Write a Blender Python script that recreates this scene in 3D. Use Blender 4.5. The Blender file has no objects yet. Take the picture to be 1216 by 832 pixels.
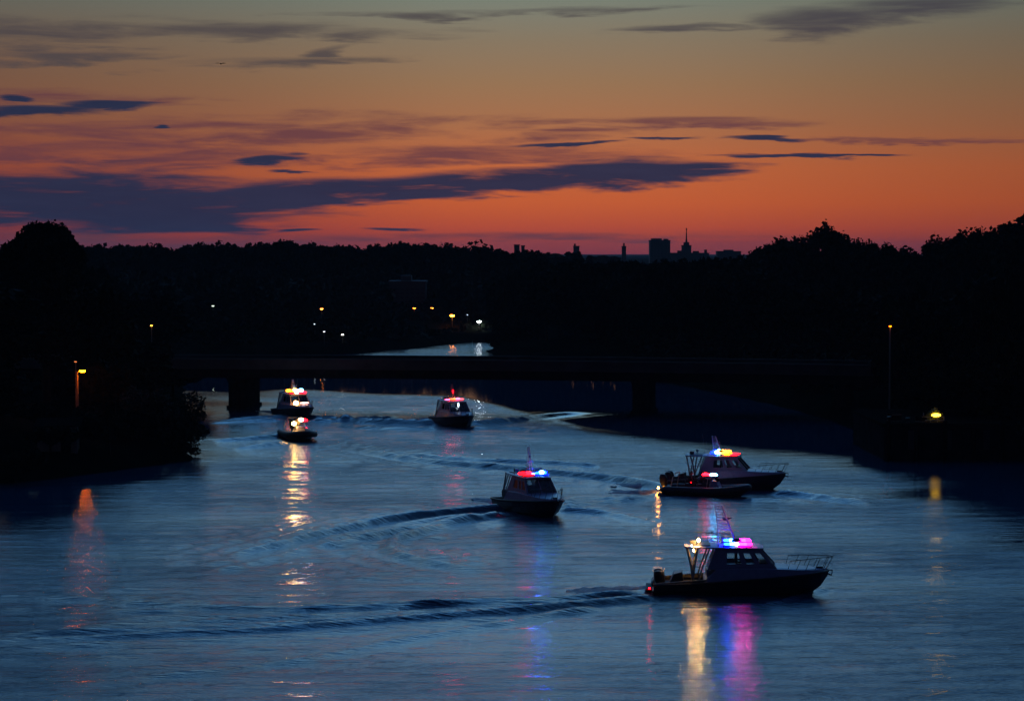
import bpy, bmesh, math, random
import numpy as np
from mathutils import Vector, Matrix, noise as mnoise
random.seed(7); RNG = np.random.default_rng(11)
R = math.radians; PI = math.pi
S = bpy.context.scene; C = S.collection

# ---------------------------------------------------------------- camera
F = 2600.0; H = 17.7; PX0, PY0, HOR = 608.0, 416.0, 300.0      # focal length and centre in photo pixels, eye height
PITCH = math.atan((PY0 - HOR) / F)
cam_d = bpy.data.cameras.new('camera'); cam = bpy.data.objects.new('camera', cam_d); C.objects.link(cam)
cam_d.sensor_width = 36; cam_d.lens = 36 * F / 1216; cam_d.clip_end = 20000; cam_d.clip_start = 0.5
cam.location = (0, 0, H); cam.rotation_euler = (PI / 2 - PITCH, 0, 0); S.camera = cam
S.view_settings.view_transform = 'Standard'; S.view_settings.look = 'None'
S.view_settings.exposure = 0.0; S.view_settings.gamma = 1
S.cycles.use_denoising = True; S.cycles.sample_clamp_indirect = 3.0; S.cycles.sample_clamp_direct = 0
S.cycles.max_bounces = 6; S.cycles.diffuse_bounces = 2; S.cycles.glossy_bounces = 3; S.cycles.transparent_max_bounces = 12
S.cycles.volume_bounces = 0; S.cycles.caustics_reflective = False; S.cycles.caustics_refractive = False

def ray(px, py):
    u = (px - PX0) / F; v = (PY0 - py) / F
    return u, math.cos(PITCH) + v * math.sin(PITCH), -math.sin(PITCH) + v * math.cos(PITCH)
def at(px, py, z=0.0):
    a, b, c = ray(px, py); t = (z - H) / c
    return Vector((a * t, b * t, z))
def atD(px, py, D):
    a, b, c = ray(px, py); t = D / b
    return Vector((a * t, D, H + c * t))
def lin(c):
    f = lambda v: (v / 255) / 12.92 if v / 255 <= 0.04045 else ((v / 255 + 0.055) / 1.055) ** 2.4
    return (f(c[0]), f(c[1]), f(c[2]), 1)

# ---------------------------------------------------------------- world: dusk sky after sunset
W = bpy.data.worlds.new('World'); S.world = W; W.use_nodes = True
nt = W.node_tree; nt.nodes.clear()
def nn(t, typ, **kw):
    n = t.nodes.new(typ)
    for k, v in kw.items(): setattr(n, k, v)
    return n
def lk(t, a, b): t.links.new(a, b)
def M(t, op, a, b=None, c=None, clamp=False):
    n = t.nodes.new('ShaderNodeMath'); n.operation = op; n.use_clamp = clamp
    for i, v in enumerate((a, b, c)):
        if v is None: continue
        if isinstance(v, (int, float)): n.inputs[i].default_value = v
        else: t.links.new(v, n.inputs[i])
    return n.outputs[0]
def mixc(t, fac, a, b, mode='MIX'):
    n = t.nodes.new('ShaderNodeMix'); n.data_type = 'RGBA'; n.blend_type = mode
    for s, v in ((n.inputs[0], fac), (n.inputs[6], a), (n.inputs[7], b)):
        if isinstance(v, (int, float, tuple)): s.default_value = v
        else: t.links.new(v, s)
    return n.outputs[2]
tc = nn(nt, 'ShaderNodeTexCoord'); sp = nn(nt, 'ShaderNodeSeparateXYZ'); lk(nt, tc.outputs['Generated'], sp.inputs[0])
dx, dy, dz = sp.outputs
AZ = M(nt, 'ARCTAN2', dx, dy)                                   # azimuth, 0 = north (view)
EL = M(nt, 'ARCSINE', dz)
A_ = M(nt, 'MULTIPLY', AZ, F); V_ = M(nt, 'MULTIPLY', EL, F)
elp = M(nt, 'MAXIMUM', EL, 0.0)
T = M(nt, 'SQRT', M(nt, 'DIVIDE', elp, PI / 2))
ramp = nn(nt, 'ShaderNodeValToRGB'); lk(nt, T, ramp.inputs[0])
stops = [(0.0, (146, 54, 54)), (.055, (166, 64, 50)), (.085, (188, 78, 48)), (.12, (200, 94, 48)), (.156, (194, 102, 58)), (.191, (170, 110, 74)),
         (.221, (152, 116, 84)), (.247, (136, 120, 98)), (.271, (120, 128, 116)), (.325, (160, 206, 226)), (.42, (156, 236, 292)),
         (.527, (118, 220, 318)), (.707, (50, 112, 205)), (1.0, (14, 28, 60))]  # stops above the view are made brighter and bluer to light the water
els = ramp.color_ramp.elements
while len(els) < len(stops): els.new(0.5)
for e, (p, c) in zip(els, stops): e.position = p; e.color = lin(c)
col = ramp.outputs[0]
# the glow is strongest straight ahead, and weaker to both sides
cosz = M(nt, 'COSINE', AZ)
side = M(nt, 'SMOOTH_MAX', 0.0, M(nt, 'SUBTRACT', M(nt, 'ABSOLUTE', M(nt, 'ADD', AZ, -0.02)), 0.06), 0.06)
fall = M(nt, 'DIVIDE', 1.0, M(nt, 'ADD', 1.0, M(nt, 'MULTIPLY', side, 2.6)))
sc_ = nn(nt, 'ShaderNodeVectorMath', operation='SCALE'); lk(nt, col, sc_.inputs[0]); lk(nt, fall, sc_.inputs['Scale'])
col = sc_.outputs[0]
redl = M(nt, 'MULTIPLY', M(nt, 'SUBTRACT', M(nt, 'MULTIPLY', AZ, -4.0), 0.1, clamp=True), M(nt, 'SUBTRACT', 1.0, M(nt, 'MULTIPLY', T, 3.4), clamp=True), clamp=True)
col = mixc(nt, redl, col, lin((118, 48, 62)))
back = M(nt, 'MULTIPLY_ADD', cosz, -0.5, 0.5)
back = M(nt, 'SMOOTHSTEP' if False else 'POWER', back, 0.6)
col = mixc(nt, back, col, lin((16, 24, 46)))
# clouds
cmb = nn(nt, 'ShaderNodeCombineXYZ'); lk(nt, M(nt, 'DIVIDE', A_, 150.0), cmb.inputs[0]); lk(nt, M(nt, 'DIVIDE', V_, 17.0), cmb.inputs[1])
nz = nn(nt, 'ShaderNodeTexNoise'); lk(nt, cmb.outputs[0], nz.inputs['Vector'])
nz.inputs['Scale'].default_value = 1.0; nz.inputs['Detail'].default_value = 6; nz.inputs['Roughness'].default_value = .62; nz.inputs['Distortion'].default_value = .35
nA = M(nt, 'SUBTRACT', nz.outputs[0], 0.5)
cmb2 = nn(nt, 'ShaderNodeCombineXYZ'); lk(nt, M(nt, 'DIVIDE', A_, 420.0), cmb2.inputs[0]); lk(nt, M(nt, 'DIVIDE', V_, 24.0), cmb2.inputs[1]); cmb2.inputs[2].default_value = 5.3
nz2 = nn(nt, 'ShaderNodeTexNoise'); lk(nt, cmb2.outputs[0], nz2.inputs['Vector'])
nz2.inputs['Scale'].default_value = 1.0; nz2.inputs['Detail'].default_value = 5; nz2.inputs['Roughness'].default_value = .55
nB = M(nt, 'SUBTRACT', nz2.outputs[0], 0.5)
Aw = M(nt, 'MULTIPLY_ADD', nB, 200.0, A_)
Vw = M(nt, 'MULTIPLY_ADD', nA, 22.0, M(nt, 'MULTIPLY_ADD', nB, 34.0, V_))
def layer(ells, soft, k):
    m = None
    for (px, py, rx, ry, sl) in ells:
        x = M(nt, 'SUBTRACT', Aw, px - PX0)
        v = M(nt, 'SUBTRACT', M(nt, 'SUBTRACT', Vw, HOR - py), M(nt, 'MULTIPLY', x, sl))
        x = M(nt, 'DIVIDE', x, rx); v = M(nt, 'DIVIDE', v, ry)
        q = M(nt, 'MULTIPLY_ADD', x, x, M(nt, 'MULTIPLY', v, v))
        q = M(nt, 'SUBTRACT', 1.0, q)
        m = q if m is None else M(nt, 'SMOOTH_MAX', m, q, 0.25)
    m = M(nt, 'ADD', m, M(nt, 'MULTIPLY', nA, k))
    mr = nn(nt, 'ShaderNodeMapRange', interpolation_type='SMOOTHSTEP'); lk(nt, m, mr.inputs[0])
    mr.inputs[1].default_value = 0; mr.inputs[2].default_value = soft
    return mr.outputs[0]
L2 = layer([(280, 158, 480, 26, .01), (520, 186, 360, 13, 0), (100, 184, 400, 24, .0), (60, 120, 260, 14, 0), (760, 148, 260, 9, 0), (100, 285, 330, 14, 0), (640, 283, 380, 9, 0), (1000, 170, 260, 4, 0)], 1.5, 4.5)
col = mixc(nt, M(nt, 'MULTIPLY', L2, 0.85), col, lin((96, 56, 66)))
L3 = layer([(60, 46, 230, 22, 0), (60, 74, 190, 12, 0), (300, 42, 300, 12, .0), (300, 80, 170, 9, .05), (400, 62, 50, 6, .2), (560, 20, 300, 7, .02)], 1.5, 4.0)
col = mixc(nt, M(nt, 'MULTIPLY', L3, 0.85), col, lin((72, 66, 70)))
L4 = layer([(960, 32, 90, 19, 0), (1090, 14, 130, 16, -.01), (1010, 24, 130, 18, 0), (820, 38, 110, 8, 0)], 1.2, 2.0)
col = mixc(nt, M(nt, 'MULTIPLY', L4, 0.85), col, lin((62, 58, 68)))
L1 = layer([(110, 238, 330, 44, 0), (200, 252, 220, 30, .0), (330, 236, 120, 14, 0), (-140, 235, 200, 34, 0), (420, 226, 240, 21, .03), (600, 214, 170, 18, .03), (750, 206, 170, 22, .03),
            (830, 200, 90, 9, .0), (310, 191, 44, 4.5, .05), (360, 203, 32, 4, 0), (478, 272, 50, 5, 0), (365, 272, 28, 3, 0), (660, 175, 75, 4, .02),
            (775, 169, 62, 4, 0), (885, 169, 60, 5, .0), (960, 186, 150, 5, -.0), (1045, 185, 32, 4, 0), (40, 141, 130, 10, .02), (30, 123, 24, 6, 0),
            (120, 130, 70, 8, .05), (216, 150, 13, 3, 0)], 0.8, 2.3)
cc = mixc(nt, M(nt, 'MULTIPLY_ADD', nA, 1.4, 0.5, clamp=True), lin((22, 36, 64)), lin((38, 48, 76)))
col = mixc(nt, M(nt, 'MULTIPLY', L1, 0.97), col, cc)
below = M(nt, 'LESS_THAN', dz, -0.002)
col = mixc(nt, below, col, lin((10, 12, 20)))
sky = nn(nt, 'ShaderNodeTexSky'); sky.sky_type = 'NISHITA'; sky.sun_disc = False
sky.sun_elevation = R(-4); sky.sun_rotation = 0; sky.altitude = 50
sks = nn(nt, 'ShaderNodeVectorMath', operation='SCALE'); lk(nt, sky.outputs[0], sks.inputs[0]); sks.inputs['Scale'].default_value = 0.012
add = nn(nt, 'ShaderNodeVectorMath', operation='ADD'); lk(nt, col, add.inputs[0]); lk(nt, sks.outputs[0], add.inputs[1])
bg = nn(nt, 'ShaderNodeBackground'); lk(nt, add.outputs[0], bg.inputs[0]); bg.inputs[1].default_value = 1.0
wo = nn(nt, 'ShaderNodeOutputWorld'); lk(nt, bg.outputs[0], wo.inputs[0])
W.cycles.sampling_method = 'MANUAL'; W.cycles.sample_map_resolution = 1024

# ---------------------------------------------------------------- materials
def mat(name, base, rough=.6, metal=0, var=.15, scale=3, spec=.5):
    m = bpy.data.materials.new(name); m.use_nodes = True; t = m.node_tree; b = t.nodes['Principled BSDF']
    b.inputs['Roughness'].default_value = rough; b.inputs['Metallic'].default_value = metal; b.inputs['Specular IOR Level'].default_value = spec
    co = nn(t, 'ShaderNodeTexCoord'); n = nn(t, 'ShaderNodeTexNoise'); lk(t, co.outputs['Object'], n.inputs['Vector'])
    n.inputs['Scale'].default_value = scale; n.inputs['Detail'].default_value = 4
    mr = nn(t, 'ShaderNodeMapRange'); lk(t, n.outputs[0], mr.inputs[0]); mr.inputs[1].default_value = .3; mr.inputs[2].default_value = .7
    mr.inputs[3].default_value = 1 - var; mr.inputs[4].default_value = 1 + var
    v = nn(t, 'ShaderNodeVectorMath', operation='SCALE'); v.inputs[0].default_value = base[:3]; lk(t, mr.outputs[0], v.inputs['Scale'])
    lk(t, v.outputs[0], b.inputs['Base Color'])
    return m
def emis(name, c, strength):
    m = bpy.data.materials.new(name); m.use_nodes = True; b = m.node_tree.nodes['Principled BSDF']
    b.inputs['Base Color'].default_value = (c[0] * .5, c[1] * .5, c[2] * .5, 1)
    b.inputs['Emission Color'].default_value = (*c, 1); b.inputs['Emission Strength'].default_value = strength
    return m
m_hull = mat('hull_navy_paint', (.018, .020, .034), .35, var=.2)
m_top = mat('topside_grey_blue_paint', (.27, .24, .38), .38, var=.12)
m_cabin = mat('cabin_grey_blue_paint', (.24, .21, .33), .4, var=.12)
m_deck = mat('deck_grip_paint', (.10, .095, .09), .75, var=.25, scale=8)
m_alu = mat('brushed_aluminium', (.45, .42, .38), .4, .1, .15, 12)
m_mast = mat('mast_grey_paint', (.16, .16, .19), .5)
m_dark = mat('black_fittings', (.018, .018, .022), .5, var=.2)
m_tube = mat('black_rubber_tube', (.020, .020, .024), .55, var=.3)
m_engine = mat('engine_cowl_black', (.015, .015, .018), .3)
m_conc = mat('weathered_concrete', (.045, .045, .05), .85, var=.3, scale=.6)
m_conc2 = mat('wharf_concrete', (.022, .022, .024), .95, var=.35, scale=.8, spec=0)
m_wood = mat('wharf_timber', (.016, .014, .012), .95, var=.35, scale=5, spec=0)
m_foli = mat('foliage_dark', (.012, .016, .009), .85, var=.45, scale=.8, spec=.05)
m_foli2 = mat('foliage_near', (.022, .030, .015), .7, var=.5, scale=1.2, spec=.2)
m_bark = mat('bark', (.020, .017, .014), .9, var=.3, scale=4, spec=.1)
m_bld = mat('distant_concrete_building', (.05, .048, .055), .8, var=.15, scale=.1)
m_bld2 = mat('pale_apartment_render', (.13, .11, .11), .8, var=.15, scale=.1)
m_hut = mat('hut_boards', (.16, .13, .10), .8, var=.25, scale=2)
m_pole = mat('lamp_post_steel', (.07, .06, .05), .6, 0, .15)
m_cloth = mat('dark_uniform', (.022, .022, .032), .85)
m_vest = mat('life_vest_cloth', (.30, .26, .12), .8)
m_skin = mat('skin', (.42, .26, .2), .55, var=.08)
m_hair = mat('hair', (.02, .015, .012), .7)
m_bird = mat('bird_feathers', (.03, .03, .03), .8)
def glassmat():
    m = bpy.data.materials.new('window_glass'); m.use_nodes = True; t = m.node_tree; t.nodes.clear()
    tr = nn(t, 'ShaderNodeBsdfTransparent'); tr.inputs[0].default_value = (.9, .92, .93, 1)
    gl = nn(t, 'ShaderNodeBsdfGlossy'); gl.inputs['Roughness'].default_value = .04
    fr = nn(t, 'ShaderNodeFresnel'); fr.inputs[0].default_value = 1.5
    mx = nn(t, 'ShaderNodeMixShader'); lk(t, fr.outputs[0], mx.inputs[0]); lk(t, tr.outputs[0], mx.inputs[1]); lk(t, gl.outputs[0], mx.inputs[2])
    o = nn(t, 'ShaderNodeOutputMaterial'); lk(t, mx.outputs[0], o.inputs[0]); return m
m_glass = glassmat()

# ---------------------------------------------------------------- object helpers
def tag(o, label=None, cat=None, group=None, kind=None):
    if label: o['label'] = label
    if cat: o['category'] = cat
    if group: o['group'] = group
    if kind: o['kind'] = kind
    return o
def thing(name, label, cat, loc=(0, 0, 0), rz=0, group=None):
    o = bpy.data.objects.new(name, None); C.objects.link(o); o.empty_display_size = .3
    o.location = loc; o.rotation_euler = (0, 0, rz)
    return tag(o, label, cat, group)
def obj(name, bm, m, parent=None, smooth=False, bevel=0):
    if isinstance(bm, bpy.types.Mesh): me = bm
    else:
        bmesh.ops.recalc_face_normals(bm, faces=bm.faces)
        me = bpy.data.meshes.new(name); bm.to_mesh(me); bm.free()
    for x in (m if isinstance(m, (list, tuple)) else [m]): me.materials.append(x)
    if smooth: me.polygons.foreach_set('use_smooth', [True] * len(me.polygons))
    o = bpy.data.objects.new(name, me); C.objects.link(o); o.parent = parent
    if bevel:
        b = o.modifiers.new('bevel', 'BEVEL'); b.width = bevel; b.segments = 2; b.limit_method = 'ANGLE'
    return o
def kids(o): return [c for c in bpy.data.objects if c.parent == o]
def copy_tree(o, parent=None, skip=()):
    c = o.copy(); C.objects.link(c); c.parent = parent
    for k in list(o.children):
        if k.name.split('.')[0] not in skip: copy_tree(k, c)
    return c
def bx(bm, x0, x1, y0, y1, z0, z1):
    vs = [bm.verts.new((x, y, z)) for z in (z0, z1) for x, y in ((x0, y0), (x1, y0), (x1, y1), (x0, y1))]
    for f in ((3, 2, 1, 0), (4, 5, 6, 7), (0, 1, 5, 4), (1, 2, 6, 5), (2, 3, 7, 6), (3, 0, 4, 7)): bm.faces.new([vs[i] for i in f])
    return vs
def hexa(bm, pts):
    vs = [bm.verts.new(p) for p in pts]
    for f in ((3, 2, 1, 0), (4, 5, 6, 7), (0, 1, 5, 4), (1, 2, 6, 5), (2, 3, 7, 6), (3, 0, 4, 7)): bm.faces.new([vs[i] for i in f])
def tube(bm, pts, r, seg=8, r2=None, cap=True):
    pts = [Vector(p) for p in pts]; rings = []; n = len(pts)
    for i, p in enumerate(pts):
        d = (pts[min(i + 1, n - 1)] - pts[max(i - 1, 0)]).normalized()
        up = Vector((0, 0, 1)) if abs(d.z) < .9 else Vector((1, 0, 0))
        a = d.cross(up).normalized(); b = d.cross(a).normalized()
        rr = r[i] if isinstance(r, (list, tuple)) else (r if r2 is None else r + (r2 - r) * i / (n - 1))
        rings.append([bm.verts.new(p + (a * math.cos(t) + b * math.sin(t)) * rr) for t in [2 * PI * k / seg for k in range(seg)]])
    for i in range(n - 1):
        for k in range(seg):
            bm.faces.new((rings[i][k], rings[i][(k + 1) % seg], rings[i + 1][(k + 1) % seg], rings[i + 1][k]))
    if cap: bm.faces.new(rings[0][::-1]); bm.faces.new(rings[-1])
def lathe(bm, prof, c=(0, 0, 0), seg=14):
    rings = []
    for r, z in prof:
        rings.append([bm.verts.new((c[0] + r * math.cos(2 * PI * k / seg), c[1] + r * math.sin(2 * PI * k / seg), c[2] + z)) for k in range(seg)])
    for i in range(len(rings) - 1):
        for k in range(seg): bm.faces.new((rings[i][k], rings[i][(k + 1) % seg], rings[i + 1][(k + 1) % seg], rings[i + 1][k]))
    bm.faces.new(rings[0][::-1]); bm.faces.new(rings[-1])
def ball(bm, c, r, sx=1, sy=1, sz=1, seg=10):
    g = bmesh.ops.create_uvsphere(bm, u_segments=seg, v_segments=max(6, seg * 2 // 3), radius=r)
    for v in g['verts']: v.co = Vector((v.co.x * sx + c[0], v.co.y * sy + c[1], v.co.z * sz + c[2]))
def loft(bm, secs, close_ends=True, closed=False):
    rows = [[bm.verts.new(p) for p in s] for s in secs]; n = len(rows[0])
    for i in range(len(rows) - 1):
        for k in range(n if closed else n - 1):
            bm.faces.new((rows[i][k], rows[i][(k + 1) % n], rows[i + 1][(k + 1) % n], rows[i + 1][k]))
    if close_ends:
        for r in (rows[0], rows[-1]):
            try: bm.faces.new(r)
            except ValueError: pass
    return rows

# ---------------------------------------------------------------- river outline and ground
RIV = np.array([(-82, -80), (-80, 100), (-62, 140), (-47, 158), (-36, 171), (-27.5, 186), (-31, 208), (-37, 245), (-45, 300), (-55, 335), (-60, 352),
                (-45, 368), (-28, 384), (-17, 408), (-7, 436), (20, 452), (70, 475), (140, 500), (145, 460), (60, 430), (8, 408), (-4.5, 396), (-3, 375),
                (9, 330), (23, 290), (30, 258), (33.5, 235), (35.5, 205), (36, 190), (52, 187), (64, 170), (78, 120), (84, -80)], float)
def sdist(X, Y):
    x = X.ravel(); y = Y.ravel(); d = np.full(x.shape, 1e9); ins = np.zeros(x.shape, bool)
    n = len(RIV)
    for i in range(n):
        a = RIV[i]; b = RIV[(i + 1) % n]; e = b - a
        t = np.clip(((x - a[0]) * e[0] + (y - a[1]) * e[1]) / (e @ e), 0, 1)
        d = np.minimum(d, np.hypot(x - a[0] - t * e[0], y - a[1] - t * e[1]))
        c = ((a[1] > y) != (b[1] > y)); 
        with np.errstate(divide='ignore', invalid='ignore'):
            xi = a[0] + (y - a[1]) * e[0] / (e[1] if e[1] != 0 else 1e-9)
        ins ^= c & (x < xi)
    return np.where(ins, -d, d).reshape(X.shape)
def sst(a, b, v): t = np.clip((v - a) / (b - a), 0, 1); return t * t * (3 - 2 * t)
def vnoise(X, Y, sc, seed=0):
    r = np.random.default_rng(seed); out = np.zeros_like(X)
    for k in range(9):
        th = r.uniform(0, 2 * PI); w = r.uniform(.6, 1.6) / sc; out += np.sin(2 * PI * w * (X * math.cos(th) + Y * math.sin(th)) + r.uniform(0, 6.28))
    return out / 4.0
def ground_h(X, Y):
    d = sdist(X, Y)
    z = np.where(d < 0, -2.0 * sst(0, 5, -d), 0.0)
    out = 1.6 * sst(0, 3, d) + 2.6 * sst(4, 22, d) + 1.0 * sst(20, 60, d)
    out = out + 8 * sst(470, 640, Y) * sst(0, 60, d) + 2.5 * sst(45, 160, X) * sst(20, 90, d) * sst(200, 330, Y) * (1 - .5 * sst(800, 1500, Y))
    out = out + sst(10, 60, d) * 0.7 * vnoise(X, Y, 90, 3) + .25 * sst(1, 6, d) * vnoise(X, Y, 9, 5)
    out = out - sst(800, 1400, Y) * 4
    return np.where(d < 0, z, out)
def gz(x, y): return float(ground_h(np.array([[x]], float), np.array([[y]], float))[0, 0])
def gridmesh(name, xs, ys, zf, attrs=None):
    X, Y = np.meshgrid(xs, ys); Z = zf(X, Y); nx, ny = len(xs), len(ys)
    me = bpy.data.meshes.new(name); me.vertices.add(nx * ny)
    me.vertices.foreach_set('co', np.stack([X, Y, Z], -1).astype(np.float32).ravel())
    i = np.arange(ny - 1)[:, None] * nx + np.arange(nx - 1)[None, :]
    q = np.stack([i, i + 1, i + nx + 1, i + nx], -1).reshape(-1, 4); nf = len(q)
    me.loops.add(nf * 4); me.loops.foreach_set('vertex_index', q.astype(np.int32).ravel())
    me.polygons.add(nf); me.polygons.foreach_set('loop_start', np.arange(0, nf * 4, 4, dtype=np.int32))
    me.polygons.foreach_set('use_smooth', np.ones(nf, bool))
    me.update(calc_edges=True)
    for k, f in (attrs or {}).items():
        a = me.attributes.new(k, 'FLOAT', 'POINT'); a.data.foreach_set('value', f(X, Y).astype(np.float32).ravel())
    return me
def axis(segs):
    out = [segs[0][0]]
    for a, b, st in segs:
        n = max(1, int(round((b - a) / st))); out += list(np.linspace(a, b, n + 1)[1:])
    return np.array(out)
gx = axis([(-6000, -1500, 500), (-1500, -300, 60), (-300, -90, 12), (-90, 90, 1.6), (90, 300, 12), (300, 1500, 60), (1500, 6000, 500)])
gy = axis([(-300, -80, 20), (-80, 130, 6), (130, 520, 1.8), (520, 900, 12), (900, 2200, 60), (2200, 9000, 600)])
m_ground = mat('river_bank_earth_and_grass', (.008, .010, .007), 1, var=.5, scale=.25, spec=0)
g_o = obj('ground', gridmesh('ground', gx, gy, ground_h), m_ground, smooth=True); tag(g_o, kind='structure')

# ---------------------------------------------------------------- water with the boats' wakes as real relief
WAKES = []   # (points, amplitude, width, train wavelength, train decay)
def wake(pts, amp, w, lam=0, dec=0, taper=1.0, jit=.1):
    P = [at(x, y) for x, y in pts]; P2 = []
    for i in range(len(P) - 1):                                     # smooth the line
        p0 = P[max(i - 1, 0)]; p1 = P[i]; p2 = P[i + 1]; p3 = P[min(i + 2, len(P) - 1)]
        for k in range(6):
            t = k / 6; P2.append(.5 * ((2 * p1) + (p2 - p0) * t + (2 * p0 - 5 * p1 + 4 * p2 - p3) * t * t + (3 * p1 - p0 - 3 * p2 + p3) * t ** 3))
    P2.append(P[-1]); WAKES.append((np.array([(p.x, p.y) for p in P2]), amp, w, lam, dec, taper, jit, len(WAKES)))
wake([(772, 703), (700, 711), (600, 715), (500, 719), (400, 722), (300, 722), (200, 718), (100, 711), (-20, 706), (-220, 700)], .085, .55, 1.9, 2.2)
wake([(772, 711), (700, 717), (600, 726), (500, 733), (400, 741), (300, 748), (180, 753), (80, 758), (-20, 762), (-220, 772)], .115, .55, 1.7, 2.4)
wake([(770, 707), (640, 712), (520, 718), (430, 727), (330, 733), (210, 737), (60, 742)], .055, .45, 1.2, 1.2)
wake([(772, 708), (660, 717), (540, 725), (400, 735), (250, 744), (100, 749), (-60, 752), (-220, 756)], .055, .4, 0, 0)
wake([(700, 714), (560, 718), (430, 720), (300, 726), (150, 724), (0, 722), (-150, 716)], .05, .4, 0, 0)
wake([(700, 722), (560, 745), (450, 764), (350, 783), (200, 800), (60, 810)], .05, .6, 1.8, 2.0)
wake([(980, 700), (920, 716), (860, 722), (780, 722)], .06, .35, .9, .8)
wake([(592, 606), (540, 609), (470, 617), (420, 626), (370, 636), (322, 648), (290, 655), (262, 662)], .19, .65, 1.8, 2.6)
wake([(592, 613), (545, 620), (500, 630), (470, 642), (472, 655), (500, 664), (545, 672), (600, 678)], .13, .6, 2.0, 3.2)
wake([(560, 616), (480, 628), (410, 642), (350, 655), (300, 668), (240, 680)], .10, .55, 2.0, 3.0)
wake([(672, 606), (720, 609), (780, 622)], .13, .6, 1.6, 1.2)
wake([(672, 600), (740, 594), (800, 590), (860, 592)], .07, .6, 1.6, 1.2)
wake([(786, 588), (740, 593), (700, 592), (640, 600)], .10, .7, 1.8, 1.4)
wake([(925, 586), (965, 589), (1000, 594), (1040, 598)], .15, .7, 1.8, 1.6)
wake([(890, 593), (930, 594), (990, 600)], .07, .6, 1.6, 1.2)
wake([(792, 582), (740, 571), (700, 566), (660, 562), (600, 556), (540, 551), (480, 544), (430, 534), (378, 524)], .2, .9, 2.4, 2.6)
wake([(700, 553), (640, 549), (560, 546), (490, 540), (430, 529), (380, 520)], .12, .8, 2.2, 2.0)
wake([(514, 504), (450, 502), (390, 498), (330, 496), (240, 500)], .24, 1.1, 3.2, 2.0)
wake([(516, 509), (450, 509), (400, 505)], .12, .9, 2.6, 2.0)
wake([(562, 505), (600, 500), (650, 494), (700, 489)], .22, 1.0, 3.0, 1.6)
wake([(562, 508), (610, 508), (650, 512)], .10, .9, 2.6, 2.0)
wake([(334, 519), (300, 521), (250, 524)], .18, .9, 2.4, 1.6)
wake([(334, 526), (305, 530), (280, 533)], .16, .8, 2.4, 1.2)
wake([(376, 500), (400, 500), (440, 496), (480, 495)], .16, .9, 2.4, 1.8)
wake([(326, 499), (300, 500), (245, 503)], .14, .9, 2.6, 1.8)
def water_h(X, Y):
    z = np.zeros(X.shape)
    xs = X[0]; ys = Y[:, 0]
    for P, amp, w, lam, dec, taper, jit, sd in WAKES:
        w = w * .72; dec = dec * 1.2; rr = w * 4 + dec * 3.2
        i0, i1 = np.searchsorted(xs, [P[:, 0].min() - rr, P[:, 0].max() + rr]); j0, j1 = np.searchsorted(ys, [P[:, 1].min() - rr, P[:, 1].max() + rr])
        if i1 <= i0 or j1 <= j0: continue
        x = X[j0:j1, i0:i1]; y = Y[j0:j1, i0:i1]; best = np.full(x.shape, 1e9); sg = np.zeros(x.shape); tt = np.zeros(x.shape); n = len(P) - 1
        for k in range(n):
            a = P[k]; e = P[k + 1] - a; L = max(e @ e, 1e-9); t = np.clip(((x - a[0]) * e[0] + (y - a[1]) * e[1]) / L, 0, 1)
            qx = x - a[0] - t * e[0]; qy = y - a[1] - t * e[1]; d = np.hypot(qx, qy); m = d < best
            best[m] = d[m]; sg[m] = np.sign(e[0] * qy - e[1] * qx)[m]; tt[m] = (k + t[m]) / n
        s = best * sg + .10 * w * vnoise(x, y, 25, sd + 50)
        env = (1 - .6 * tt) * sst(1.0, .8, tt) * sst(0, .02, tt + .012) * (1 - jit + jit * (.5 + .5 * np.clip(vnoise(x, y, 14, sd), -1, 1)) * 1.6)
        h = np.exp(-(s / w) ** 2)
        if lam: h = h + .35 * np.cos(2 * PI * s / lam + .6) * np.exp(-(s / (dec * (.7 + 1.2 * tt))) ** 2)
        z[j0:j1, i0:i1] += amp * 1.9 * env * h
    m = sst(90, 100, Y)
    ch = np.zeros(X.shape); r = np.random.default_rng(4)
    for k in range(26):                                             # wind chop, crests mostly across the view
        th = r.normal(PI / 2, .2); lam = r.uniform(1.2, 3.6); a = .0026 * lam ** .9
        ch += a * np.sin(2 * PI / lam * (X * math.cos(th) + Y * math.sin(th)) + r.uniform(0, 6.28) + .8 * vnoise(X, Y, 30, 70 + k))
    chm = sst(330, 240, Y) if False else (1 - sst(230, 330, Y))
    return z + ch * ripple(X, Y) * chm * (np.abs(X) < 80) * (Y > 60)
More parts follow.
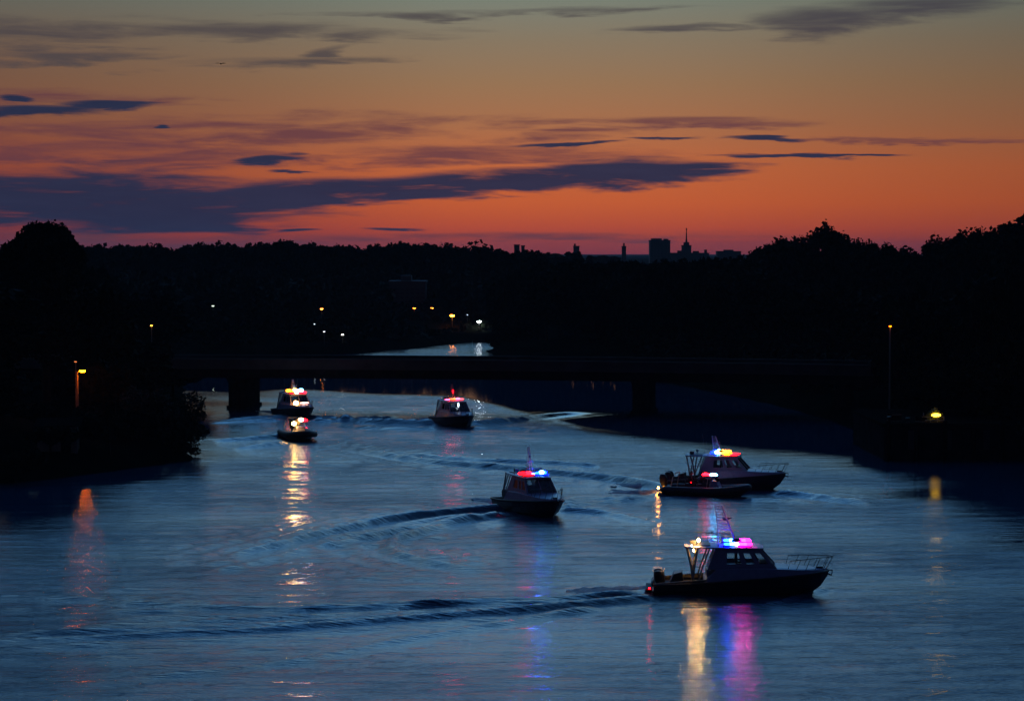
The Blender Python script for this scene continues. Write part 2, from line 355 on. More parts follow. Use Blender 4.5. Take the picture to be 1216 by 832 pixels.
def ripple(X, Y):
    yb = np.interp(X, [-60, -30, -6, -1, 7.6, 14.8, 21, 28, 45], [283, 281, 268, 250, 216, 202, 191, 181, 170]) + 2.5 * vnoise(X, Y, 22, 31)
    wd = np.interp(X, [-30, -2, 7, 20], [5, 8, 18, 34])
    r = 1 - sst(0, 1, (Y - yb) / wd + .5) * (1 - sst(368, 382, Y))
    patch = .78 + .34 * np.clip(vnoise(X, Y * 2.2, 38, 21), -1, 1)
    d = -sdist(X, Y); lee = sst(0, 9, d) * .6 + .4
    wob = 2.0 * vnoise(X, Y, 17, 91)
    lee = lee * (1 - .74 * sst(-23, -32, X + wob) * sst(122, 142, Y + wob)) * (1 - .74 * sst(25, 33, X + wob) * sst(104, 132, Y + wob))
    wz = np.zeros(X.shape)
    for P, amp, w, lam, dec, taper, jit, sd in WAKES:
        for k in range(0, len(P) - 1, 3):
            q = P[k]; rad = 1.6 + 2.6 * k / len(P)
            i0, i1 = np.searchsorted(X[0], [q[0] - 3 * rad, q[0] + 3 * rad]); j0, j1 = np.searchsorted(Y[:, 0], [q[1] - 3 * rad, q[1] + 3 * rad])
            if i1 > i0 and j1 > j0:
                g = np.exp(-(((X[j0:j1, i0:i1] - q[0]) / (rad * 1.6)) ** 2 + ((Y[j0:j1, i0:i1] - q[1]) / rad) ** 2)); wz[j0:j1, i0:i1] = np.maximum(wz[j0:j1, i0:i1], g)
    return np.clip(r * patch * lee + wz * .12 * (1 - sst(235, 270, Y)), .012, 1.6)
wx = axis([(-6000, -400, 700), (-400, -75, 12), (-75, -48, 2), (-48, 48, .27), (48, 75, 2), (75, 400, 12), (400, 6000, 700)])
wy = axis([(-300, 60, 12), (60, 84, 1.5), (84, 150, .24), (150, 215, .32), (215, 290, .5), (290, 460, 2.5), (460, 900, 40), (900, 9000, 900)])
m_water = bpy.data.materials.new('river_water'); m_water.use_nodes = True; t = m_water.node_tree; b = t.nodes['Principled BSDF']
b.inputs['Base Color'].default_value = (.010, .058, .118, 1); b.inputs['IOR'].default_value = 1.333
at_ = nn(t, 'ShaderNodeAttribute'); at_.attribute_name = 'ripple'
tc = nn(t, 'ShaderNodeTexCoord')
def wn(scl, det, rough, seed):
    mp = nn(t, 'ShaderNodeMapping'); lk(t, tc.outputs['Object'], mp.inputs[0]); mp.inputs['Scale'].default_value = scl; mp.inputs['Location'].default_value = (seed, seed * .7, 0)
    n = nn(t, 'ShaderNodeTexNoise'); lk(t, mp.outputs[0], n.inputs['Vector']); n.inputs['Scale'].default_value = 1; n.inputs['Detail'].default_value = det; n.inputs['Roughness'].default_value = rough
    return n.outputs[0]
h1 = M(t, 'MULTIPLY', wn((.24, 1.25, 1), 4, .6, 1.3), .17)
h2 = M(t, 'MULTIPLY', wn((.85, 4.6, 1), 4, .62, 7.1), .085)
hh = M(t, 'MULTIPLY', M(t, 'ADD', h1, h2), at_.outputs['Fac'])
bp = nn(t, 'ShaderNodeBump'); lk(t, hh, bp.inputs['Height']); bp.inputs['Distance'].default_value = 1.0; bp.inputs['Strength'].default_value = 1.0
lk(t, bp.outputs[0], b.inputs['Normal'])
lk(t, M(t, 'MULTIPLY_ADD', at_.outputs['Fac'], .06, .02), b.inputs['Roughness'])
w_o = obj('river_water', gridmesh('river_water', wx, wy, water_h, {'ripple': ripple}), m_water, smooth=True); tag(w_o, kind='structure')

# ---------------------------------------------------------------- cruisers
def ring_panel(bm, quad, us, vs, holes, th, nrm):
    """a flat wall panel (4 corners: low-start, low-end, high-end, high-start) with window openings"""
    a, b_, c, d = [Vector(p) for p in quad]; n = Vector(nrm).normalized() * th
    P = lambda u, v: (a * (1 - u) + b_ * u) * (1 - v) + (d * (1 - u) + c * u) * v
    for i in range(len(us) - 1):
        for j in range(len(vs) - 1):
            if (i, j) in holes: continue
            p = [P(us[i], vs[j]), P(us[i + 1], vs[j]), P(us[i + 1], vs[j + 1]), P(us[i], vs[j + 1])]
            hexa(bm, p + [q - n for q in p])
    out = []
    for (i, j) in holes: out.append([P(us[i], vs[j]) - n * .5, P(us[i + 1], vs[j]) - n * .5, P(us[i + 1], vs[j + 1]) - n * .5, P(us[i], vs[j + 1]) - n * .5])
    return out
def pane_bm(p, n, th=.008):
    bm = bmesh.new(); n = Vector(n).normalized() * th; hexa(bm, [Vector(q) for q in p] + [Vector(q) - n for q in p]); return bm
HX = [-4.35, -3.6, -2.4, -1.2, 0, 1.2, 2.2, 3.1, 3.8, 4.35, 4.72]
HK = [-.35, -.45, -.5, -.5, -.5, -.48, -.42, -.28, -.02, .42, .98]
HCY = [1.18, 1.24, 1.28, 1.29, 1.27, 1.18, 1.02, .76, .48, .22, .03]
HCZ = [.0, .0, .0, .02, .05, .1, .18, .3, .46, .7, 1.04]
HSY = [1.32, 1.38, 1.44, 1.48, 1.50, 1.46, 1.34, 1.12, .84, .50, .07]
HSZ = [.52, .54, .60, .70, .80, .90, .98, 1.05, 1.11, 1.16, 1.2]
def make_cruiser(label):
    t = thing('patrol_boat', label, 'patrol boat')
    bm = bmesh.new(); secs = []
    for x, k, cy, cz, sy, sz in zip(HX, HK, HCY, HCZ, HSY, HSZ):
        my, mz = (cy + sy) / 2 + .03, (cz + sz) / 2
        half = [(x, 0, k), (x, cy * .93, cz - .05), (x, cy, cz), (x, my, mz), (x, sy, sz), (x, sy - .04, sz + .03)]
        secs.append([(q[0], -q[1], q[2]) for q in half[::-1]] + half[1:])
    rows = loft(bm, secs, close_ends=True)
    obj('hull', bm, m_hull, t, smooth=False, bevel=.01)
    bm = bmesh.new()                                             # rubber fender along the gunwale
    for s in (-1, 1): tube(bm, [(x, s * (sy + .01), sz) for x, sy, sz in zip(HX, HSY, HSZ)], .07, 8)
    tube(bm, [(-4.36, -1.3, .52), (-4.40, 0, .52), (-4.36, 1.3, .52)], .08, 8)
    obj('fender_rail', bm, m_tube, t, smooth=True)
    bm = bmesh.new()                                             # aft cockpit sole, coamings and swim platform
    bx(bm, -4.3, -1.75, -1.3, 1.3, .40, .46)
    for s in (-1, 1): hexa(bm, [(-4.2, s * 1.30, .50), (-1.5, s * 1.40, .60), (-1.5, s * 1.18, .60), (-4.2, s * 1.1, .50), (-4.2, s * 1.30, .62), (-1.5, s * 1.40, .86), (-1.5, s * 1.18, .86), (-4.2, s * 1.1, .62)])
    bx(bm, -4.75, -4.38, -1.0, 1.0, .22, .30)
    obj('aft_deck', bm, m_deck, t, bevel=.015)
    bm = bmesh.new(); secs = []                                  # raised topsides with the foredeck
    TX = [-1.75, -1.1, 0, 1.2, 2.2, 3.1, 3.8, 4.3, 4.62]
    for x in TX:
        sy = np.interp(x, HX, HSY); sz = np.interp(x, HX, HSZ); dz = np.interp(x, [-1.75, -1.25, .5, 1.9, 3.2, 4.62], [.78, 1.34, 1.42, 1.42, 1.34, 1.26])
        dz = max(dz, sz + .05); ty = max(sy - .13, .03)
        h = [(x, sy - .05, sz + .02), (x, ty, dz), (x, ty * .8, dz + .04), (x, 0, dz + .07)]
        secs.append([(q[0], -q[1], q[2]) for q in h] + h[::-1][1:])
    loft(bm, secs, close_ends=True)
    obj('topsides', bm, m_top, t, bevel=.012)
    # cabin walls with openings
    bm = bmesh.new(); panes = []
    for s in (-1, 1):
        q = [(-1.55, s * 1.22, 1.36), (2.05, s * 1.12, 1.40), (1.15, s * .95, 2.40), (-1.15, s * .98, 2.40)]
        us = [0, .27, .50, .585, .715, .79, .93, 1]; vs = [0, .26, .80, 1]
        pn = ring_panel(bm, q, us, vs, {(1, 1), (3, 1), (5, 1)}, .05, (0, s, .15))
        panes += [(p, (0, s, .15), 'window') for p in pn]
    q = [(2.05, -1.12, 1.40), (2.05, 1.12, 1.40), (1.15, .95, 2.40), (1.15, -.95, 2.40)]
    pn = ring_panel(bm, q, [0, .05, .48, .52, .95, 1], [0, .08, .92, 1], {(1, 1), (3, 1)}, .05, (1, 0, .9))
    panes += [(p, (1, 0, .9), 'windscreen') for p in pn]
    q = [(-1.55, -1.22, 1.36), (-1.55, 1.22, 1.36), (-1.15, .98, 2.40), (-1.15, -.98, 2.40)]
    pn = ring_panel(bm, q, [0, .12, .40, .5, .88, 1], [0, .3, .86, 1], {(1, 1), (3, 1)}, .05, (-1, 0, .3))
    panes += [(p, (-1, 0, .3), 'window') for p in pn]
    bx(bm, -1.6, -1.5, -1.2, -.1, .46, 1.36); bx(bm, -1.6, -1.5, .1, 1.2, .46, 1.36)
    obj('cabin', bm, m_cabin, t)
    for p, n, nm in panes: obj(nm, pane_bm(p, n), m_glass, t)
    bm = bmesh.new(); secs = []
    for x, w, z0 in ((-2.75, .80, 2.43), (-2.6, .96, 2.41), (-1.1, 1.08, 2.41), (.6, 1.06, 2.41), (1.15, 1.0, 2.39), (1.34, .86, 2.36)):
        secs.append([(x, -w, z0), (x, -w * .97, z0 + .07), (x, -w * .6, z0 + .115), (x, 0, z0 + .13), (x, w * .6, z0 + .115), (x, w * .97, z0 + .07), (x, w, z0)])
    loft(bm, secs, closed=True); roof = obj('roof', bm, m_cabin, t, bevel=.012)
    # helm and seats seen through the windows
    bm = bmesh.new(); hexa(bm, [(1.0, -.95, 1.38), (1.75, -.9, 1.38), (1.75, .9, 1.38), (1.0, .95, 1.38), (1.15, -.9, 1.72), (1.5, -.85, 1.66), (1.5, .85, 1.66), (1.15, .9, 1.72)])
    obj('dashboard', bm, m_dark, t, bevel=.03)
    for y in (-.5, .5):
        bm = bmesh.new(); bx(bm, -.05, .4, y - .22, y + .22, 1.5, 1.6); bx(bm, -.12, 0, y - .2, y + .2, 1.6, 2.12); bx(bm, .08, .24, y - .06, y + .06, 1.38, 1.5)
        obj('seat', bm, m_dark, t, bevel=.04)
    for s in (-1, 1):                                            # arch frames under the roof overhang
        bm = bmesh.new(); tube(bm, [(-2.62, s * .85, 2.42), (-2.40, s * 1.1, 1.5), (-2.3, s * 1.24, .80)], .06, 8)
        tube(bm, [(-2.05, s * .9, 2.42), (-2.22, s * 1.12, 1.5), (-2.3, s * 1.22, .82)], .05, 8)
        tube(bm, [(-1.45, s * .98, 2.40), (-1.85, s * 1.16, 1.35), (-2.0, s * 1.25, .8)], .045, 8)
        tube(bm, [(-2.40, s * 1.1, 1.5), (-1.8, s * 1.15, 1.48)], .022, 6)
        obj('arch_frame', bm, m_alu, t, smooth=True)
    bm = bmesh.new(); tube(bm, [(-1.62, -.35, .6), (-1.62, -.35, 2.3)], .02, 6); tube(bm, [(-1.62, .35, .6), (-1.62, .35, 2.3)], .02, 6)
    obj('grab_rail', bm, m_alu, t, smooth=True)
    # outboards
    for y in (-.42, .42):
        bm = bmesh.new(); secs = []
        for z, a, bb in ((.5, .24, .17), (.7, .29, .20), (.98, .28, .20), (1.12, .22, .16), (1.17, .10, .08)):
            secs.append([(-3.98 + a * math.cos(k * PI / 6) - (z - .5) * .18, y + bb * math.sin(k * PI / 6), z) for k in range(12)])
        loft(bm, secs, closed=True); bx(bm, -4.16, -3.98, y - .06, y + .06, -.5, .56)
        obj('outboard_motor', bm, m_engine, t, smooth=False, bevel=.01)
    bm = bmesh.new(); hexa(bm, [(-3.55, -.55, .46), (-2.75, -.55, .46), (-2.75, .55, .46), (-3.55, .55, .46), (-3.3, -.5, 1.0), (-2.85, -.5, 1.12), (-2.85, .5, 1.12), (-3.3, .5, 1.0)])
    obj('aft_locker', bm, m_dark, t, bevel=.04)
    # bow rail
    bm = bmesh.new()
    for s in (-1, 1):
        top = [(2.6, s * 1.02, 1.42), (2.72, s * 1.06, 1.82), (3.4, s * .9, 1.88), (4.2, s * .55, 1.92), (4.95, s * .16, 1.94)]
        tube(bm, top, .02, 6)
        for x, y in ((3.05, .98), (3.55, .82), (4.05, .60), (4.5, .33)):
            tube(bm, [(x - .05, s * y, 1.30), (x + .22, s * (y - .06), 1.9)], .016, 6)
    tube(bm, [(4.95, -.16, 1.94), (5.0, 0, 1.94), (4.95, .16, 1.94)], .02, 6)
    tube(bm, [(4.62, 0, 1.28), (4.95, 0, 1.93)], .018, 6)
    obj('bow_rail', bm, m_dark, t, smooth=True)
    bm = bmesh.new(); tube(bm, [(4.5, 0, 1.28), (4.95, 0, 1.2)], .03, 6); tube(bm, [(4.95, 0, 1.22), (4.9, 0, 1.0)], .025, 6)
    tube(bm, [(4.74, -.14, 1.02), (4.9, 0, .96), (4.74, .14, 1.02)], .035, 6); bx(bm, 4.1, 4.45, -.12, .12, 1.3, 1.42)
    obj('anchor', bm, m_dark, t)
    # mast on the roof, raked aft
    bm = bmesh.new()
    for y in (-.16, .16):
        tube(bm, [(.02, y * 1.6, 2.5), (-.36, y, 3.35), (-.80, y * .6, 4.55)], .042, 6)
        tube(bm, [(-.98, y * 1.6, 2.5), (-1.0, y, 3.3), (-1.16, y * .6, 4.6)], .026, 6)
    for k in range(9):
        f = k / 8; z = 3.3 + 1.2 * f; xa = -.35 - .44 * f; w = .16 - .08 * f
        tube(bm, [(xa, -w, z), (xa, w, z)], .018, 5)
        for y in (-w, w): tube(bm, [(xa, y, z), (-1.0 - .15 * f, y, z + .02)], .016, 5)
    tube(bm, [(-.36, -.5, 3.5), (-.36, .5, 3.5)], .02, 6); tube(bm, [(-.36, .5, 3.5), (-.36, .5, 3.75)], .015, 6)
    mast = obj('mast', bm, m_mast, t)
    bm = bmesh.new(); tube(bm, [(-2.15, .05, 3.15), (-1.2, .03, 3.08), (-.35, 0, 3.06)], .028, 6); tube(bm, [(-1.3, 0, 3.08), (-1.3, 0, 3.2)], .04, 6)
    obj('yard', bm, m_dark, mast)
    bm = bmesh.new(); hexa(bm, [(-.72, .0, 3.74), (-.32, .02, 3.86), (-.32, .05, 3.86), (-.72, .03, 3.74), (-.80, .0, 3.94), (-.25, .02, 3.92), (-.25, .05, 3.92), (-.80, .03, 3.94)])
    obj('pennant', bm, m_dark, mast)
    bm = bmesh.new(); lathe(bm, [(.06, 0), (.06, .14), (.22, .16), (.26, .22), (.24, .32), (.14, .38), (.02, .4)], (-.05, -.55, 2.52), 14)
    obj('radar_dome', bm, m_dark, t, smooth=True)
    bm = bmesh.new(); lathe(bm, [(.05, 0), (.05, .22), (.09, .24), (.09, .3)], (-.75, .5, 2.52), 10); bx(bm, -.83, -.67, -.05, 1.05, 2.82, 2.9)
    obj('radar_scanner', bm, m_dark, t, bevel=.01)
    for y, x, hgt in ((.85, -1.5, 1.5), (-.85, -1.0, 1.1)):
        bm = bmesh.new(); tube(bm, [(x, y, 2.48), (x, y, 2.6)], .025, 6); tube(bm, [(x, y, 2.6), (x - .15, y, 2.5 + hgt)], .008, 5)
        obj('antenna', bm, m_dark, t)
    bm = bmesh.new(); lathe(bm, [(.03, 0), (.03, .1), (.09, .12), (.11, .2), (.09, .28), (.02, .3)], (-2.0, .55, 2.53), 10); bx(bm, -2.4, -1.4, -.7, .7, 2.52, 2.56)
    bx(bm, -2.45, -2.15, -.35, -.05, 2.56, 2.74)
    obj('roof_rack', bm, m_dark, t)
    return t, roof
def lamp_cell(parent, name, c, size, colour, s, rim=None, rs=1.0, lab=None):
    """a lamp with a bright core behind a tinted lens"""
    bm = bmesh.new(); ball(bm, c, 1, *size, seg=12); o = obj(name, bm, emis('lit_' + name, colour, s), parent, smooth=True)
    if lab: o['label'] = lab
    return o
def beacon_bar(parent, cx, cy, z, cells, axis='y'):
    """a light bar: base plate and a row of lit cells. cells: (offset, half length, height, colour, strength)"""
    L = max(abs(c[0]) + c[1] for c in cells) + .04
    bm = bmesh.new()
    if axis == 'y': bx(bm, cx - .13, cx + .13, cy - L, cy + L, z, z + .045)
    else: bx(bm, cx - L, cx + L, cy - .13, cy + .13, z, z + .045)
    bar = obj('light_bar', bm, m_dark, parent, bevel=.01)
    for off, hl, hz, colour, s in cells:
        bm = bmesh.new()
        d = (.115, hl - .008) if axis == 'y' else (hl - .008, .115)
        p = (cx, cy + off) if axis == 'y' else (cx + off, cy)
        ball(bm, (p[0], p[1], z + .05 + hz * .42), 1, d[0] * (1.25 if axis == 'y' else 1.5), d[1] * (1.5 if axis == 'y' else 1.2), hz * .68, seg=14)
        obj('beacon', bm, emis('beacon_light', colour, s), bar, smooth=True)
    return bar
BLUE = (.001, .008, 1.0); CY = (.10, .50, 1.0); WH = (.7, .88, 1.0); MAG = (1.0, .002, .50); RED = (1.0, .003, .008); ORG = (1.0, .16, .006); YEL = (1.0, .42, .04); WARM = (1.0, .50, .12); PINK = (1.0, .05, .16)
BG = 'patrol boats with emergency lights on the river'
def place(o, px, py, deg): p = at(px, py); o.location = (p.x, p.y, 0); o.rotation_euler = (0, 0, R(deg)); return o

A, roofA = make_cruiser('nearest patrol boat, seen side on with blue and magenta roof lights'); A['group'] = BG
bare = [copy_tree(A) for _ in range(4)]
place(A, 875, 703, -4)
for y in (-.75, .75):
    beacon_bar(A, .0, y, 2.53, [(-.52, .14, .11, BLUE, 170), (-.28, .12, .12, (.02, .14, 1), 120), (-.06, .12, .12, (.8, .8, 1), 30), (.16, .12, .12, MAG, 170), (.38, .12, .12, MAG, 170), (.58, .12, .13, (1, .003, .4), 50)], 'x')
def deck_light(par, x, y, z, c, s, r=.07):
    bm = bmesh.new(); tube(bm, [(x, y, z - .3), (x, y, z - .05)], .02, 6); bx(bm, x - .03, x + .03, y - .1, y + .1, z - .08, z + .08); o = obj('deck_light', bm, m_dark, par)
    bm = bmesh.new(); ball(bm, (x - .05, y, z), r, seg=10); obj('lamp', bm, emis('deck_lamp_glow', c, s), o, smooth=True); return o
deck_light(A, -1.95, -.62, 2.80, WARM, 1500, .08)
deck_light(A, -2.2, -.1, 2.2, WARM, 420, .06); deck_light(A, -2.3, -.75, 2.52, WH, 20, .05)  # warm lamp under the roof is an added source for lighting the arch frames
def stern_light(par, x, y, z, c, s, r=.05):
    bm = bmesh.new(); ball(bm, (x, y, z), r, seg=8); return obj('stern_light', bm, emis('stern_light_glow', c, s), par, smooth=True)
stern_light(A, -4.55, -1.12, .34, RED, 28, .045)
B = bare[0]; B['label'] = 'patrol boat in midstream coming head on with red and blue white roof beacons'
place(B, 631, 607, -69)
beacon_bar(B, .35, 0, 2.56, [(-.78, .24, .17, RED, 9), (-.36, .17, .17, RED, 22), (.02, .10, .07, (.1, .2, 1), 10), (.32, .15, .12, BLUE, 110), (.62, .14, .2, CY, 60), (.84, .10, .17, BLUE, 110)])
beacon_bar(B, .75, 0, 2.52, [(-.5, .3, .05, RED, 9), (.5, .35, .05, BLUE, 12)])
stern_light(B, -4.5, -1.15, .33, RED, 60)
Cb = bare[1]; Cb['label'] = 'patrol boat behind an inflatable boat, with blue white and orange roof lights'
place(Cb, 858, 579, -13)
for y in (-.7, .7):
    beacon_bar(Cb, -.1, y, 2.60, [(-.52, .14, .17, BLUE, 30), (-.26, .12, .2, CY, 50), (-.02, .12, .15, YEL, 30), (.22, .12, .15, ORG, 34), (.48, .14, .15, ORG, 26)], 'x')
    beacon_bar(Cb, .75, y, 2.50, [(-.3, .2, .04, ORG, 16), (.15, .25, .04, RED, 18)], 'x')
D_ = bare[2]; D_['label'] = 'small looking patrol boat far out by the bridge pier, showing only red lights'
place(D_, 539, 504, -70)
beacon_bar(D_, .35, 0, 2.56, [(-.8, .2, .06, PINK, 22), (-.42, .18, .12, (1, .06, .02), 10), (-.08, .16, .16, (1, .07, .02), 12), (.3, .2, .16, PINK, 14), (.7, .2, .08, (1, .05, .06), 10)])
lamp_cell(D_, 'navigation_lamp', (-.3, 0, 3.4), (.06, .06, .2), RED, 12); lamp_cell(D_, 'searchlight', (1.75, -.1, 2.15), (.07, .1, .25), WH, 3)
stern_light(D_, -4.5, -1.0, .33, RED, 20)
E_ = bare[3]; E_['label'] = 'farthest patrol boat, with orange, yellow and blue roof lights and an orange headlamp'
place(E_, 350, 494, -66)
beacon_bar(E_, .3, 0, 2.66, [(-.78, .22, .24, ORG, 26), (-.42, .12, .16, ORG, 22), (-.08, .2, .28, YEL, 46), (.25, .12, .2, WH, 46), (.6, .22, .26, CY, 46)])
beacon_bar(E_, .8, 0, 2.50, [(-.5, .25, .08, RED, 10), (-.02, .15, .12, WH, 26), (.5, .4, .14, RED, 22)])
lamp_cell(E_, 'headlamp', (2.1, -.55, 1.55), (.14, .28, .28), (1, .45, .1), 60); lamp_cell(E_, 'headlamp', (2.25, .35, 1.58), (.05, .5, .07), (1, .5, .4), 8)
stern_light(E_, -4.5, -1.0, .33, YEL, 30)

# ---------------------------------------------------------------- inflatable boats with seated crew
def make_rib(label):
    t = thing('inflatable_boat', label, 'inflatable boat')
    bm = bmesh.new(); path = [(-3.2, -1.08, .42), (-1.5, -1.15, .42), (.5, -1.14, .45), (1.8, -.95, .52), (2.7, -.55, .62), (3.15, 0, .68), (2.7, .55, .62), (1.8, .95, .52), (.5, 1.14, .45), (-1.5, 1.15, .42), (-3.2, 1.08, .42)]
    fine = []
    for i in range(len(path) - 1):
        p0, p1, p2, p3 = [Vector(path[j]) for j in (max(i - 1, 0), i, i + 1, min(i + 2, len(path) - 1))]
        for k in range(4):
            q = k / 4; fine.append(.5 * ((2 * p1) + (p2 - p0) * q + (2 * p0 - 5 * p1 + 4 * p2 - p3) * q * q + (3 * p1 - p0 - 3 * p2 + p3) * q ** 3))
    fine.append(Vector(path[-1])); rr = [.27] * len(fine); rr[0] = rr[-1] = .12; rr[1] = rr[-2] = .23
    tube(bm, fine, rr, 12); obj('inflated_tube', bm, m_tube, t, smooth=True)
    bm = bmesh.new(); secs = []
    for x, k, w, z in ((-3.1, -.35, 1.0, .15), (-1, -.4, 1.05, .15), (1, -.36, .98, .2), (2.2, -.15, .62, .3), (3.0, .3, .12, .5)):
        secs.append([(x, -w, z + .12), (x, -w * .9, z - .15), (x, 0, k), (x, w * .9, z - .15), (x, w, z + .12)])
    loft(bm, secs, closed=True); obj('hull', bm, m_hull, t)
    bm = bmesh.new(); secs = []
    for x, w, z in ((-3.05, .95, .36), (1, .95, .38), (2.2, .6, .46), (2.8, .2, .55)): secs.append([(x, -w, z), (x, w, z), (x, w, z + .04), (x, -w, z + .04)])
    loft(bm, secs, closed=True); obj('deck', bm, m_deck, t)
    bm = bmesh.new(); hexa(bm, [(.35, -.42, .4), (1.15, -.36, .4), (1.15, .36, .4), (.35, .42, .4), (.45, -.38, 1.15), (.9, -.32, 1.05), (.9, .32, 1.05), (.45, .38, 1.15)])
    con = obj('console', bm, m_top, t, bevel=.04)
    bm = bmesh.new(); hexa(bm, [(.86, -.34, 1.06), (.9, -.34, 1.06), (.9, .34, 1.06), (.86, .34, 1.06), (.62, -.28, 1.45), (.65, -.28, 1.45), (.65, .28, 1.45), (.62, .28, 1.45)])
    obj('windscreen', bm, m_glass, con)
    bm = bmesh.new(); tube(bm, [(.36, 0, 1.0), (.26, 0, 1.05)], .02, 6)
    for k in range(12):
        a, b2 = k * PI / 6, (k + 1) * PI / 6; tube(bm, [(.25, .17 * math.cos(a), 1.05 + .17 * math.sin(a)), (.25, .17 * math.cos(b2), 1.05 + .17 * math.sin(b2))], .015, 5)
    obj('steering_wheel', bm, m_dark, con)
    for x in (-.35, -1.3):
        bm = bmesh.new(); hexa(bm, [(x - .32, -.2, .4), (x + .3, -.2, .4), (x + .3, .2, .4), (x - .32, .2, .4), (x - .3, -.13, .84), (x + .28, -.13, .84), (x + .28, .13, .84), (x - .3, .13, .84)])
        bx(bm, x - .36, x - .3, -.14, .14, .8, 1.05); obj('seat', bm, m_dark, t, bevel=.03)
    bm = bmesh.new()
    for s in (-1, 1): tube(bm, [(-2.5, s * .85, .45), (-2.35, s * .72, 1.3), (-2.2, s * .5, 1.62)], .035, 8)
    tube(bm, [(-2.2, -.5, 1.62), (-2.2, .5, 1.62)], .035, 8); obj('arch_frame', bm, m_alu, t, smooth=True)
    bm = bmesh.new()
    for s in (-1, 1): tube(bm, [(.1, s * .42, .45), (.2, s * .4, 1.3), (.35, s * .36, 1.44)], .025, 8)
    tube(bm, [(.35, -.36, 1.44), (.35, .36, 1.44)], .025, 8); obj('light_frame', bm, m_alu, t, smooth=True)
    bm = bmesh.new(); secs = []
    for z, a, bb in ((.6, .24, .18), (.85, .32, .22), (1.2, .31, .22), (1.4, .22, .16), (1.46, .1, .08)):
        secs.append([(-3.2 + a * math.cos(k * PI / 6) - (z - .5) * .15, bb * math.sin(k * PI / 6), z) for k in range(12)])
    loft(bm, secs, closed=True); bx(bm, -3.36, -3.14, -.06, .06, -.6, .62); obj('outboard_motor', bm, m_engine, t, bevel=.01)
    bm = bmesh.new(); bx(bm, -3.3, -2.9, -.9, -.35, .44, .52); bx(bm, -3.3, -2.9, .35, .9, .44, .52); obj('stern_plate', bm, m_deck, t)
    return t
def person(label, loc, rz, lean=0.12, arms='wheel', vest=m_cloth, group=None):
    """seated astride: one continuous body grown by a skin modifier, origin at the seat"""
    t = thing('person', label, 'person', loc, rz, group)
    J = {'pel': (0, 0, .08, .155), 'wai': (.02, 0, .26, .145), 'che': (.05 + lean * .4, 0, .45, .17), 'nek': (.07 + lean * .55, 0, .60, .07), 'hed': (.10 + lean * .6, 0, .70, .085), 'top': (.10 + lean * .6, 0, .80, .09)}
    E = [('pel', 'wai'), ('wai', 'che'), ('che', 'nek'), ('nek', 'hed'), ('hed', 'top')]
    for s, n in ((-1, 'r'), (1, 'l')):
        hx, hz = (.52, .30) if arms == 'wheel' else (.36, .16)
        J['sh' + n] = (.05 + lean * .45, s * .19, .50, .075); J['el' + n] = (.22 + lean * .3, s * .27, .30, .052); J['ha' + n] = (hx, s * .15, hz, .038); J['fi' + n] = (hx + .08, s * .12, hz + .01, .03)
        J['hi' + n] = (.06, s * .12, .04, .10); J['kn' + n] = (.44, s * .25, -.02, .07); J['an' + n] = (.36, s * .27, -.40, .05); J['to' + n] = (.52, s * .28, -.42, .045)
        E += [('che', 'sh' + n), ('sh' + n, 'el' + n), ('el' + n, 'ha' + n), ('ha' + n, 'fi' + n), ('pel', 'hi' + n), ('hi' + n, 'kn' + n), ('kn' + n, 'an' + n), ('an' + n, 'to' + n)]
    ks = list(J); me = bpy.data.meshes.new('body'); me.from_pydata([J[k][:3] for k in ks], [(ks.index(a), ks.index(b)) for a, b in E], [])
    o = bpy.data.objects.new('body', me); C.objects.link(o); o.parent = t; me.materials.append(m_cloth)
    sk = o.modifiers.new('skin', 'SKIN'); sk.use_smooth_shade = True; me.skin_vertices or None
    for i, k in enumerate(ks): r = J[k][3]; me.skin_vertices[0].data[i].radius = (r, r)
    me.skin_vertices[0].data[0].use_root = True
    o.modifiers.new('sub', 'SUBSURF').levels = 1; o.modifiers['sub'].render_levels = 2
    hx = .10 + lean * .6
    bm = bmesh.new(); ball(bm, (hx + .02, 0, .745), .095, 1, .84, 1.25, 12); ball(bm, (hx + .118, 0, .74), .018, 1, .8, 1.3, 6)
    for s in (-1, 1): ball(bm, (hx + .01, s * .082, .745), .022, .8, .5, 1.3, 6)
    obj('face', bm, m_skin, t, smooth=True)
    bm = bmesh.new(); ball(bm, (hx - .008, 0, .80), .106, 1, .92, .95, 12); obj('hair', bm, m_hair, t, smooth=True)
    bm = bmesh.new(); secs = []
    for z, a, bb in ((.18, .15, .19), (.34, .17, .21), (.50, .16, .20), (.565, .10, .13)):
        x0 = .02 + (.05 + lean * .4) * (z - .18) / .3 ; secs.append([(x0 + a * math.cos(k * PI / 6), bb * math.sin(k * PI / 6), z) for k in range(12)])
    loft(bm, secs, closed=True); obj('life_vest', bm, vest, t, smooth=True)
    return t
def put(p, boat, lx, ly, lz, deg=0):
    k = boat.scale.x; lx *= k; ly *= k; lz *= k
    r = boat.rotation_euler.z; p.location = (boat.location.x + lx * math.cos(r) - ly * math.sin(r), boat.location.y + lx * math.sin(r) + ly * math.cos(r), lz); p.rotation_euler.z = r + R(deg)
RG = 'inflatable boats running with the patrol boats'; PG = 'crew seated in the inflatable boats'
for b_, k_ in ((B, (.6, .5, .92)), (Cb, (.7, .6, .68)), (D_, (.7, .6, .8)), (E_, (.7, .6, .7))):
    for ch in b_.children:
        if ch.name.startswith('mast'): ch.scale = k_; ch.location.z = 2.5 * (1 - k_[2])
G_ = make_rib('black inflatable boat alongside a larger one, with red and pale blue lights amidships'); G_['group'] = RG
F_ = copy_tree(G_); F_['label'] = 'black inflatable boat on the left coming head on, right below the farthest boat'
place(G_, 839, 588, -21); place(F_, 355, 521, -74); F_.scale = (1.15, 1.15, 1.15)
